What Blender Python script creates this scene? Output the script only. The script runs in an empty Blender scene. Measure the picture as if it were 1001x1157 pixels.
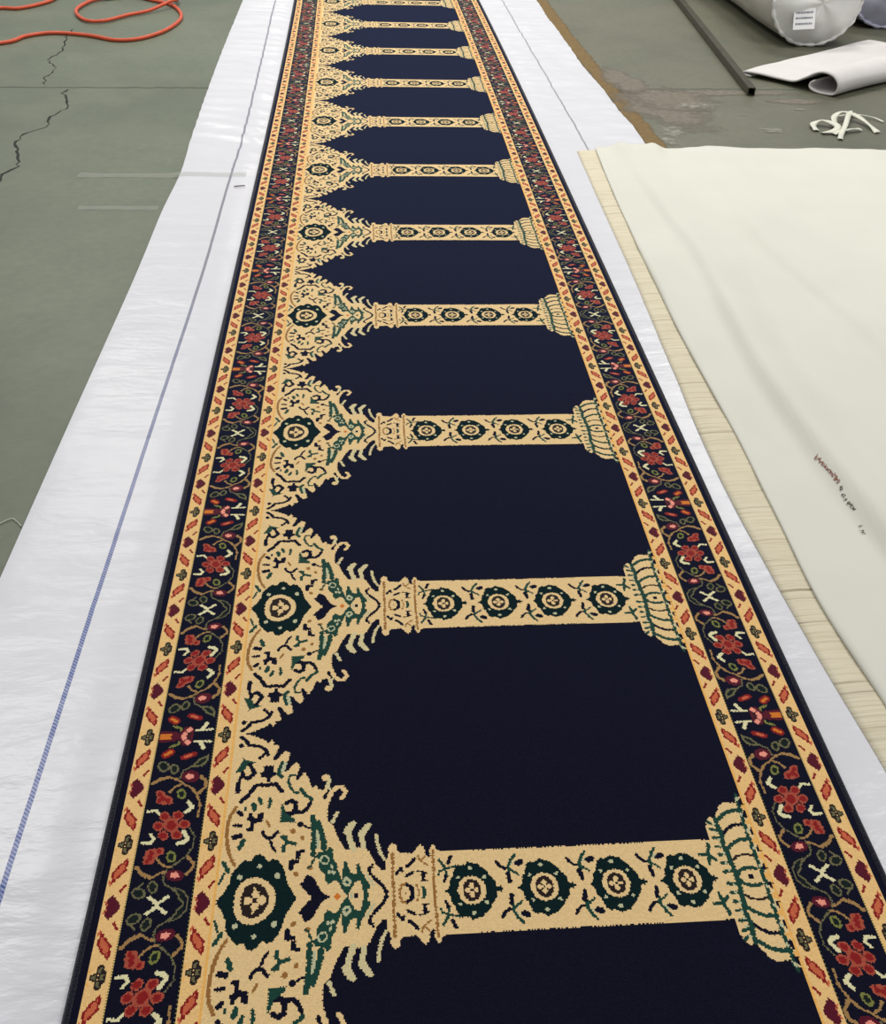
import bpy, bmesh, math, random
import numpy as np
from mathutils import Vector, Matrix, noise
random.seed(4)
SC = bpy.context.scene
COL = SC.collection
# carpet pattern, millimetres from the carpet edge and from the rosette line
SIL=(198.1,312,213.1,306.7,228.1,299.1,237.7,290.7,242.6,298.4,247.4,293.6,247,285.3,256.8,286.4,254.8,276.3,250.1,265.4,246.9,254.5,252.7,253.1,260.8,264.9,267.5,273.1,275.2,268.7,273.5,254.4,269.1,244.7,268.1,230.7,273.3,231.5,279.8,242,288.3,249.3,293.2,238.1,289.4,224.3,286.8,213.8,292.1,211.4,296.6,219.7,301.5,229.1,309,215,314.9,194.1,321.6,200.7,325.4,192.2,334.1,190.7,337.3,201,342.6,194.5,338.5,186.4,332.6,179.4,334.6,171.1,339.7,171.9,346.3,182.9,342.7,165.7,341,151.6,341.5,131.8,350,123.6,355.3,107.8,362.1,94.1,368.9,78.4,377.9,78.3,374.6,88.8,381.1,98.9,387.8,81.6,393.9,81.2,395.2,90.6,400.2,84.7,406.6,71.3,401.2,84,407.7,71.6,417.2,50.9,425.1,40.5,431.6,41.1,432.8,57.4,436.2,60.9,436.6,77.5,440,83.9,444.2,85.9,449.1,81.6,449.8,78.2,452,71.6,456.8,67.2,474.1,67.3,478.5,72.1,482.1,78.5,486.7,81.1,491.1,76.1,493.8,64.8,497.5,57.5,500.9,57.9,501.3,73.7,505,81.1,508.7,79,511.6,71.3,517.2,68.6,540.4,68,590.5,67.3,744.5,67,911.9,68.3,946,66.9,946,77.9,945.6,86.7,950.5,101.2,957.7,107.8,966,106,971.9,117.2,978.3,127,986.5,133.8,1007.7,132.7,1012.6,142.8,1018.5,144.6)
FIELD=[('H',5.7,(342.6,193.4,339.9,200.9,343.5,208.7,340.4,216.7)),
('C',0,(342.4,214.5,341.6,211.1,339.3,208.8,336.2,208,333.1,209.1,330.7,211.7,329.8,215.1,330.5,218.5,332.7,220.9,335.9,221.6,339.1,220.6,341.4,218)),
('C',7.5,(340.6,169.8,347.1,185.9,354.8,194.9,363.4,195.6,369.3,185.9,366.2,175.7,363.7,173.8)),
('H',6.2,(349.1,128.5,357.2,146.8)),
('H',12,(378.6,120.2,373.3,111.7)),
('H',8.7,(383.6,124.8,378.6,120.2,374.5,106.9,379.5,87.6,383.7,78)),
('H',10.8,(402,114.2,395.3,104.9)),
('H',8,(407.1,120.7,400.3,113.3,395.6,100.1,398.5,81)),
('H',5.4,(419.2,101.5,419.9,85.9,424.9,68.8,430.1,58.4)),
('N',6.6,(190.6,305.4,199.3,298.1,204.7,288.1,214.6,286.8,225.7,283.3,234.2,276.2,239,265.9)),
('N',5.6,(233.7,270.6,225.6,259.9)),
('N',0,(196.6,286.9,196.2,284.2,194.8,282.3,192.7,281.7,190.5,282.5,188.8,284.6,187.9,287.3,188.3,290,189.7,291.9,191.8,292.6,194,291.7,195.7,289.7)),
('G',0,(197,263.5,202.8,257.7,222.8,251.3,208.9,248.6,204.3,241.3,199.6,235,186.9,230.3,190.4,239.8,194.7,250.4,197.7,255.7)),
('N',7.3,(209.9,247.5,219.2,229.8,211,219.1,200.6,223.2,198.9,232.9)),
('N',8.8,(194.1,209.8,195,194.1)),
('N',4.5,(196.4,222.3,194.7,211.9)),
('N',0,(233.1,243.1,248.9,243.5,250.5,231.5,256.3,228,251.2,221.4,245.8,218.9,246.4,209.4,240.2,209.7,239.1,219.9,230.3,221.1,227.6,229.4,234.7,233.3)),
('N',7.8,(202.3,175.3,212.4,186.1,221.4,202.2,228,206.1,241.9,204.3,255.6,206.4,266,191.7)),
('G',6.8,(264.4,249.3,259.3,236.5,258.8,224.7,264.3,220.2)),
('W',5.9,(268.9,246.9,265.4,231.9)),
('G',4.5,(286,222.3,278.2,222.7,275.3,211.1,280.3,197.3,287.7,188.6,293.2,187.1)),
('G',6.6,(296.9,194.4,304.3,182.6,314.9,174.5)),
('N',7.7,(275,168.7,281.6,172.9,289.5,168,290.6,155.9,285.4,149.1,274.4,148.7)),
('G',0,(266.7,165.1,270.4,165.9,274.4,148.7,280.5,146,291.9,135,290.4,131.1,266.1,133.3,266.8,149.1)),
('N',6.8,(286.1,150.1,301.4,149.7,309.5,156.9,313.4,166.8)),
('G',6.5,(230.9,179,234.7,169.1)),
('G',5.2,(248.1,177.2,247.9,162)),
('G',8.2,(222.4,168.3,224,159.2)),
('G',4.3,(210.2,162.8,209.9,156.9)),
('N',5.1,(199.2,154,205.6,148.5)),
('N',7.2,(218.6,149.4,221.9,139.4)),
('N',0,(211.6,142.2,222.2,145.6,228.3,142,231.8,151.7,238.5,151.9,240.9,146.3,238.1,134.6,226.5,133.3,225.6,119.8,216.3,117.4,213.9,121.9,220.4,127.8,219.6,136.5)),
('N',5.9,(199.6,155.2,205.9,150.4)),
('N',6.2,(195.3,130.6,205.3,129.7)),
('N',9.4,(197.4,107.9,206.1,111.2)),
('G',7.7,(211.8,102.4,207,89)),
('B',5.6,(195.4,164.8,187.2,148.9,184.6,129.6,185.4,110.4,188.9,91.4,194.2,74.6,201.7,60)),
('G',7.1,(185.6,64.1,193.4,50.2)),
('G',4.3,(188.3,46,182.8,30.5)),
('B',4.4,(246.4,135.2,250,126.3)),
('N',6.2,(240.3,116.2,244.1,108.9)),
('N',6.1,(248.2,104.4,254.7,105,264.3,115.5)),
('N',4.9,(251.9,103.2,257.8,88.8,262.3,81.2)),
('G',7,(272.3,106,276.7,105.8)),
('G',6.1,(275.8,102,280.2,95.8,293.2,92.7)),
('G',6.1,(280.3,95.2,273.8,87.1,274.5,80.6)),
('N',6.8,(304.3,78.7,297.1,77.6,297.9,68.3)),
('N',7.9,(295.3,61.7,288.2,61.5,288.8,50.6)),
('B',0,(291.8,114.5,291.3,112.3,289.8,110.7,287.7,110.2,285.5,110.9,283.9,112.6,283.2,115,283.6,117.3,285.1,118.9,287.2,119.4,289.4,118.7,291.1,116.9)),
('B',0,(307.2,102.3,306.7,100.1,305.2,98.5,303.1,98,300.9,98.7,299.3,100.4,298.6,102.8,299.1,105,300.6,106.6,302.7,107.1,304.9,106.4,306.5,104.6)),
('B',0,(300.2,39.3,299.7,37.2,298.3,35.7,296.2,35.3,294.1,36,292.5,37.6,291.9,39.8,292.3,41.9,293.8,43.4,295.8,43.8,297.9,43.1,299.5,41.5)),
('B',0,(320.6,49.9,320.1,47.8,318.6,46.3,316.5,45.8,314.4,46.5,312.8,48.1,312.2,50.3,312.7,52.5,314.2,54,316.2,54.4,318.3,53.8,319.9,52.1)),
('N',0,(304.2,127.1,303.6,124.4,301.6,122.5,298.8,121.9,295.9,122.8,293.7,124.9,292.8,127.6,293.5,130.3,295.5,132.2,298.3,132.8,301.2,131.9,303.3,129.8)),
('N',4.6,(306.1,123.1,317.9,118.1)),
('T',0,(180.4,2.3,188.8,11.2,197,29.7,197.6,40.2,201.3,50.7,209.9,61,217.4,67,227.1,65.6,231.2,74.5,239.1,77.8,247.6,71.8,252.9,64.2,259.2,67.6,267.4,65.3,274.4,55.9,279.8,44.8,283.1,28.7,291,12.7,301.1,-1.6,292.3,-13,241.3,-33.5,186.9,-7.3)),
('W',0,(243.9,56,243.6,54.1,242.4,52.7,240.7,52.2,238.9,52.9,237.5,54.4,236.8,56.4,237.2,58.4,238.3,59.7,240.1,60.2,241.9,59.6,243.3,58)),
('W',0,(216.3,39.3,215.9,37.2,214.4,35.7,212.2,35.3,210,35.9,208.2,37.6,207.4,39.7,207.8,41.8,209.3,43.3,211.5,43.8,213.7,43.1,215.5,41.4)),
('W',0,(272.7,38.5,272.2,36,270.7,34.3,268.5,33.7,266.2,34.5,264.5,36.4,263.7,38.9,264.2,41.4,265.7,43.1,267.9,43.7,270.2,42.9,271.9,41)),
('C',0,(268.5,-0.7,268.2,-8.8,266.4,-16.3,263.3,-22.8,258.9,-28.2,253.5,-32.1,247.3,-34.4,240.7,-34.9,234,-33.7,227.4,-30.7,221.3,-26.2,216,-20.3,211.8,-13.3,208.9,-5.6,207.3,2.5,207.3,10.6,208.8,18.3,211.9,25.2,216.2,30.9,221.7,35.1,228.1,37.5,234.9,38.1,241.9,36.8,248.7,33.7,254.9,28.9,260.3,22.7,264.4,15.4,267.2,7.5)),
('K',0,(258.2,-0.2,258.1,-6.2,256.9,-11.8,254.9,-16.8,251.9,-20.8,248.3,-23.8,244.2,-25.5,239.7,-26,235.1,-25.1,230.7,-22.9,226.5,-19.5,222.9,-15.1,220.1,-9.9,218,-4.1,217,2,216.9,8.1,218,13.8,220,18.9,222.9,23.2,226.5,26.3,230.8,28.2,235.4,28.6,240.1,27.7,244.6,25.4,248.8,21.8,252.4,17.2,255.3,11.9,257.2,6)),
('C',0,(232.7,-0.5,232.2,-3.7,230.4,-6,227.6,-6.7,224.8,-5.7,222.5,-3.2,221.5,0.1,222,3.3,223.8,5.6,226.5,6.3,229.4,5.3,231.7,2.8)),
('C',0,(253.9,0.9,253.4,-2.3,251.5,-4.5,248.7,-5.3,245.9,-4.2,243.6,-1.8,242.6,1.5,243.1,4.7,245,7,247.8,7.7,250.7,6.7,252.9,4.2)),
('C',0,(243.9,9.1,243.4,5.9,241.5,3.6,238.8,2.9,235.9,3.9,233.7,6.4,232.6,9.7,233.1,12.9,235,15.2,237.8,16,240.7,14.9,242.9,12.4)),
('C',0,(245,-9.6,244.5,-12.8,242.7,-15,240,-15.7,237.1,-14.7,234.9,-12.3,233.9,-9,234.4,-5.8,236.2,-3.6,238.9,-2.9,241.8,-3.9,244,-6.4)),
('C',8.2,(229.4,-0,246.4,0.8)),
('C',8.2,(238.4,8.6,239.4,-8.5)),
('C',4,(236.4,19,238.4,8.6)),
('K',0,(241.8,0.2,241.4,-2,240.1,-3.5,238.1,-4,236,-3.3,234.4,-1.6,233.7,0.6,234.1,2.8,235.4,4.4,237.4,4.8,239.5,4.1,241.1,2.4)),
('N',0,(347.8,1.6,340.7,3.7,329.3,19,325.8,28.8,319.1,36.6,311.1,38.1,308,28,302.5,24.4,309,12.3,315.5,6.4,320.1,1,331.7,-9.5,347.9,-1.8)),
('O',0,(363.6,-0.1,363,-2.5,361.3,-4.1,358.9,-4.6,356.6,-3.9,354.8,-2,354.2,0.4,354.7,2.8,356.4,4.4,358.8,5,361.2,4.2,362.9,2.3)),
('G',8.4,(318,141.1,320.4,117.6,321.2,94.6,320.8,72.3)),
('G',0,(316.9,137,322,136.7,330,122.6,338,103,340.1,82.1,335.3,78.6,332.5,91.9,327.9,109.2,321.7,121.1)),
('G',8.4,(327.6,128.8,331.4,113.2,336.8,95.7,337.5,81.6)),
('G',4,(323.7,68.5,319.8,55.9,314.7,49)),
('W',4.7,(326.1,113.4,328.1,83)),
('G',0,(323.7,68.5,329.2,75.6,342.2,78.6,345.3,86.3,350.3,82.3,351.9,65.2,357.3,54,360.7,39.4,367.3,23.1,372.2,10.7,373.8,-1.5,369.1,4.3,360.9,21.4,354.5,27.3,345.1,20.8,341,26.3,339.9,36.9,332.5,44.5,329.8,53.6,329.6,62.7)),
('W',0,(346.6,61.8,345.6,57.7,342.7,54.8,338.7,53.9,334.6,55.2,331.6,58.4,330.4,62.6,331.3,66.8,334.2,69.7,338.3,70.7,342.4,69.3,345.4,66.1)),
('G',0,(343.7,62,343,59.4,341.2,57.7,338.6,57.1,336,57.9,334.1,59.9,333.3,62.5,333.9,65,335.8,66.8,338.3,67.4,341,66.5,342.9,64.6)),
('W',0,(353,49.7,352.6,48.1,351.6,47,350.1,46.6,348.7,47.1,347.6,48.3,347.2,50,347.5,51.6,348.6,52.7,350,53.1,351.5,52.6,352.6,51.3)),
('W',0,(349.4,40.9,349.1,39.3,348,38.2,346.6,37.8,345.2,38.3,344.1,39.6,343.7,41.2,344,42.8,345,43.9,346.5,44.3,347.9,43.8,349,42.5)),
('W',0,(355.9,40,355.5,38.4,354.5,37.3,353,37,351.6,37.5,350.5,38.7,350.1,40.3,350.4,41.9,351.5,43,352.9,43.4,354.4,42.9,355.5,41.7)),
('G',0,(368.2,58.9,373.4,55.3,375.1,45.8,380,38.4,388,36.2,387.2,50.6,390.5,54.1,395.3,41.2,400.8,28.4,409.5,13.9,403,7.3,408.5,-3.3,399,-2.8,396.7,11.1,392.8,24.4,386.4,22.1,380.1,12,373.8,-0.6,369,12.6,365.3,26.8,367.1,40.9)),
('W',0,(380,22.8,379.2,18.7,376.7,15.7,373.4,14.8,370.1,16.1,367.6,19.3,366.6,23.5,367.5,27.7,369.9,30.7,373.3,31.6,376.6,30.3,379.1,27.1)),
('G',0,(376.2,22.7,375.9,21.1,375,20,373.7,19.6,372.4,20.1,371.5,21.3,371.1,22.9,371.4,24.5,372.4,25.6,373.6,26,374.9,25.5,375.9,24.3)),
('W',0,(377,-1.7,380.1,8.5,383.3,-2)),
('N',0,(391.3,-0.7,390.7,-3.4,389.1,-5.3,386.9,-5.9,384.7,-5.1,383.1,-3,382.5,-0.2,383.1,2.5,384.7,4.4,386.9,5,389.1,4.2,390.7,2.1)),
('W',3.1,(402.5,34.6,413.5,15.5)),
('N',5.5,(411.8,48.5,407.1,43.3,408.9,35.1,416.8,24.1,426.2,14.8,431.6,5.8,432.6,-3.2)),
('C',0,(427.8,-0.9,427.4,-3.6,426.6,-6.1,425.2,-8.3,423.3,-10,421.2,-11.3,418.7,-12.1,416.2,-12.3,413.7,-11.8,411.3,-10.8,409.2,-9.3,407.4,-7.3,406.1,-5,405.3,-2.4,405,0.3,405.4,3,406.2,5.5,407.6,7.7,409.4,9.5,411.6,10.9,414.1,11.6,416.6,11.8,419.1,11.4,421.5,10.3,423.7,8.8,425.5,6.8,426.8,4.4,427.6,1.8)),
('B',4.2,(442.9,68.3,442.8,32.7,443.3,-2)),
('B',4.2,(505.4,69.8,504.7,25.9,504.3,-1.4)),
('N',5.1,(448.4,33.3,455.1,41.1,457.9,37)),
('N',5.9,(464.7,44.6,476.9,56.4)),
('B',3.1,(482.1,61.7,485.8,52.6,496,45.3)),
('B',3.1,(493.6,60.1,485.9,54.1)),
('N',5.1,(462.7,27.8,472.7,33.9)),
('N',2.8,(480.8,35.2,493.7,32.2)),
('N',5.9,(488.8,33,488.2,21.4)),
('N',2.7,(482.5,20,493,19.4)),
('N',6.6,(463,13.9,469.2,10.1,472.3,-3.1)),
('B',3.7,(460.6,15.8,455.8,14.3,453,5.7,452,-2.9)),
('B',0,(463.4,-2.7,462.9,-4.4,461.7,-5.6,460.1,-5.9,458.5,-5.4,457.4,-4.1,457.1,-2.3,457.5,-0.6,458.8,0.6,460.4,1,461.9,0.4,463,-0.9)),
('B',3,(476.9,13.2,479.8,7.8,482.4,-4.5)),
('G',5,(487.9,8.2,490.9,-4.1)),
('G',4.4,(514.5,52.6,521.9,41.3,524.4,24.9)),
('N',6,(533.3,57.5,527.6,47.4)),
('G',3.9,(511.2,27.4,514.9,34.4,538.3,41.3)),
('N',4.9,(519.9,16.2,522.8,25)),
('G',7.4,(971.6,104.2,984.1,113.6,996.2,118.6,1007,118.9)),
('N',6,(968.2,74.9,978.7,84.1,991.4,91.3,1007.5,92.4)),
('G',6.7,(967.9,48.1,979.2,57,993.7,64.9,1008.2,64.2)),
('K',4.6,(970.2,27.5,979.4,35.4,992.3,38.4,1007.8,36.3)),
('G',6.4,(968,-1.5,978.7,11.5,988.1,14.6,1003.9,13.8)),
('N',0,(996.8,-0.3,995.3,-2.8,993,-4.5,990.3,-5,988,-4.2,986.8,-2.3,986.9,0.2,988.4,2.6,990.8,4.4,993.5,4.9,995.7,4.1,996.9,2.2)),
('G',7.8,(965.5,104.5,965.3,94.6,966.7,84.7,967.6,73,964.8,57.8,967.1,42.5,968,25.8,970.2,11,968,-1.5)),
('G',6,(952.6,99.1,958.9,93.9)),
('G',6,(953,85.3,961,83)),
('G',6.3,(953.7,69.8,962.2,69.4)),
('G',5.9,(953.6,54.5,962,54.1)),
('G',5.8,(953.4,39.5,963.2,40.9)),
('G',6.1,(953.3,24.7,963.8,26)),
('G',6.1,(952.3,10.1,963.6,11.4)),
('W',0,(962.7,93.7,962,92.3,960.8,91.4,959.5,91.1,958.4,91.5,957.8,92.6,957.9,93.9,958.6,95.3,959.8,96.2,961.1,96.5,962.2,96.1,962.8,95.1)),
('W',0,(961.4,80.1,960.7,78.7,959.5,77.8,958.2,77.5,957.1,77.9,956.5,78.9,956.6,80.3,957.3,81.6,958.4,82.6,959.8,82.9,960.8,82.4,961.4,81.4)),
('W',0,(962.6,66.5,961.9,65.2,960.7,64.2,959.4,63.9,958.3,64.4,957.7,65.4,957.8,66.7,958.5,68,959.7,68.9,961,69.2,962,68.8,962.6,67.8)),
('W',0,(963.2,56.9,962.5,55.6,961.3,54.7,960,54.4,958.9,54.8,958.4,55.8,958.4,57.1,959.1,58.4,960.3,59.3,961.6,59.6,962.7,59.2,963.2,58.2)),
('W',0,(963.8,41.8,963.1,40.5,961.9,39.6,960.7,39.3,959.6,39.7,959,40.7,959.1,42,959.8,43.3,960.9,44.2,962.2,44.5,963.3,44.1,963.9,43.1)),
('W',0,(962.2,25.1,961.5,23.9,960.4,23,959.1,22.7,958,23.1,957.5,24.1,957.5,25.4,958.2,26.6,959.3,27.5,960.6,27.8,961.7,27.4,962.3,26.4)),
('W',0,(964.2,12.2,963.5,11,962.4,10.1,961.1,9.8,960,10.2,959.5,11.2,959.5,12.5,960.2,13.7,961.4,14.6,962.6,14.9,963.7,14.5,964.2,13.5)),
('W',0,(960.9,-3.8,960.3,-5,959.2,-5.9,957.9,-6.2,956.9,-5.8,956.3,-4.8,956.4,-3.6,957,-2.4,958.2,-1.5,959.4,-1.2,960.5,-1.6,961,-2.6)),
('G',6.3,(1013.3,148,1011.7,128.4,1011.3,110.2,1009.8,88.4,1009.9,67,1010.7,47.8,1010,27.3,1012.2,10.6,1009.9,-3.7)),
('N',0,(1024.5,134,1022.5,130.1,1019.6,127.4,1016.5,126.6,1014,127.7,1012.8,130.6,1013.2,134.5,1015.2,138.3,1018.1,141.1,1021.3,142,1023.8,140.8,1025,137.9)),
('N',0,(1024.2,110.6,1022.3,106.8,1019.4,104.2,1016.3,103.3,1013.8,104.5,1012.6,107.3,1013,111.1,1015,114.8,1017.9,117.5,1021,118.4,1023.5,117.2,1024.7,114.4)),
('N',0,(1026.6,79.7,1024.6,76.1,1021.8,73.5,1018.7,72.7,1016.3,73.8,1015.1,76.6,1015.6,80.2,1017.5,83.9,1020.4,86.5,1023.4,87.3,1025.9,86.2,1027,83.4)),
('N',0,(1026.5,48,1024.7,44.5,1021.8,42,1018.8,41.2,1016.4,42.3,1015.3,44.9,1015.7,48.5,1017.6,52,1020.4,54.5,1023.5,55.3,1025.9,54.2,1027,51.5)),
('N',0,(1025.4,16.4,1023.5,13,1020.7,10.6,1017.8,9.8,1015.4,10.9,1014.3,13.5,1014.7,16.9,1016.6,20.3,1019.4,22.7,1022.4,23.5,1024.7,22.4,1025.8,19.8)),
('W',0,(1015.3,139.6,1014.5,138,1013,136.8,1011.5,136.5,1010.2,137,1009.6,138.2,1009.7,139.8,1010.6,141.5,1012,142.6,1013.5,143,1014.8,142.5,1015.5,141.2)),
('W',0,(1013.4,110.5,1012.5,108.9,1011.1,107.8,1009.6,107.5,1008.3,108,1007.7,109.2,1007.8,110.8,1008.7,112.3,1010.1,113.4,1011.6,113.8,1012.9,113.3,1013.5,112.1)),
('W',0,(1015.5,79.9,1014.6,78.3,1013.2,77.3,1011.7,76.9,1010.5,77.4,1009.8,78.6,1010,80.1,1010.8,81.7,1012.2,82.7,1013.7,83.1,1014.9,82.6,1015.6,81.4)),
('W',0,(1015,48.6,1014.2,47.1,1012.9,46,1011.4,45.7,1010.2,46.2,1009.5,47.3,1009.6,48.8,1010.5,50.3,1011.8,51.3,1013.3,51.7,1014.5,51.2,1015.2,50.1)),
('W',0,(1014.9,16.9,1014.1,15.5,1012.7,14.5,1011.3,14.2,1010.1,14.6,1009.5,15.7,1009.6,17.2,1010.4,18.6,1011.7,19.6,1013.2,19.9,1014.4,19.5,1015,18.4)),
('A',0,(1027.3,124.6,1025.6,122,1022.9,120.2,1019.7,119.7,1016.9,120.5,1015.3,122.5,1015.3,125.2,1016.9,127.8,1019.7,129.6,1023,130.1,1025.7,129.3,1027.3,127.2)),
('A',0,(1025,95.5,1023.4,93,1020.7,91.3,1017.5,90.8,1014.8,91.6,1013.2,93.5,1013.3,96.1,1014.9,98.6,1017.6,100.4,1020.8,100.9,1023.5,100.1,1025.1,98.1)),
('A',0,(1024.4,61.4,1022.8,59,1020.1,57.3,1017,56.8,1014.4,57.6,1012.8,59.5,1012.8,62,1014.4,64.4,1017.1,66.1,1020.2,66.6,1022.9,65.8,1024.5,63.9)),
('A',0,(1025.3,33,1023.8,30.7,1021.1,29,1018.1,28.5,1015.4,29.3,1013.9,31.2,1013.9,33.6,1015.5,35.9,1018.1,37.6,1021.2,38.1,1023.9,37.3,1025.4,35.4)),
('A',0,(1024.7,0.9,1023.2,-1.3,1020.6,-2.9,1017.6,-3.4,1015,-2.6,1013.5,-0.8,1013.5,1.5,1015,3.8,1017.7,5.4,1020.7,5.8,1023.3,5.1,1024.8,3.3)),
('G',5.8,(921.8,42,936.7,40.3,945.7,30.6)),
('G',5.9,(941.1,59,936.3,40.4,934.1,25.7)),
]
GUARD=[('M',0,(159,20.5,166.5,10.1,174,-0.2,169.8,-6.9,167.1,-14.5,160.4,-20.9,151.9,-9.8,152.4,-0.1,149.1,9,154.3,13.7)),
('R',3.9,(174.1,34.9,168.4,25)),
('R',0,(170.1,80.8,171.5,59.9,162.2,47.4,152.8,38.1,150.5,56.8,158.6,70)),
('S',0,(167.5,73.8,168,61.8,160.8,51.7,155.1,45.1,153.9,54.9,160.4,67.2)),
('K',0,(167.3,112.9,167,109.2,165.2,106.5,162.4,105.7,159.4,106.8,157,109.7,155.8,113.5,156.1,117.3,157.9,120,160.7,120.8,163.7,119.7,166.1,116.8)),
('K',0,(160.7,104.5,160.3,100.7,158.5,98.1,155.8,97.3,152.8,98.4,150.4,101.3,149.2,105,149.5,108.8,151.3,111.4,154.1,112.3,157,111.1,159.5,108.3)),
('K',0,(172.9,102.3,172.5,98.6,170.7,96,168,95.1,165,96.3,162.6,99.1,161.4,102.9,161.8,106.6,163.5,109.3,166.3,110.1,169.3,109,171.7,106.1)),
('K',0,(168.2,93.2,167.8,89.5,166.1,86.9,163.3,86,160.4,87.2,158,90,156.8,93.7,157.1,97.4,158.9,100,161.6,100.9,164.6,99.8,167,96.9)),
('L',0,(164.5,113.1,164.3,111.2,163.4,109.9,162,109.5,160.5,110,159.3,111.5,158.7,113.4,158.9,115.3,159.8,116.6,161.1,117,162.6,116.4,163.9,115)),
('L',0,(158.2,104.6,158,102.7,157.1,101.4,155.8,101,154.3,101.6,153.1,103,152.5,104.9,152.6,106.7,153.5,108.1,154.9,108.5,156.4,107.9,157.6,106.5)),
('L',0,(169.6,102.5,169.4,100.6,168.6,99.3,167.2,98.9,165.7,99.4,164.5,100.9,163.9,102.8,164.1,104.6,165,105.9,166.3,106.4,167.8,105.8,169,104.4)),
('L',0,(165.3,93.3,165.2,91.5,164.3,90.2,162.9,89.7,161.4,90.3,160.2,91.7,159.6,93.6,159.8,95.4,160.7,96.7,162.1,97.2,163.5,96.6,164.7,95.2)),
]
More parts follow.
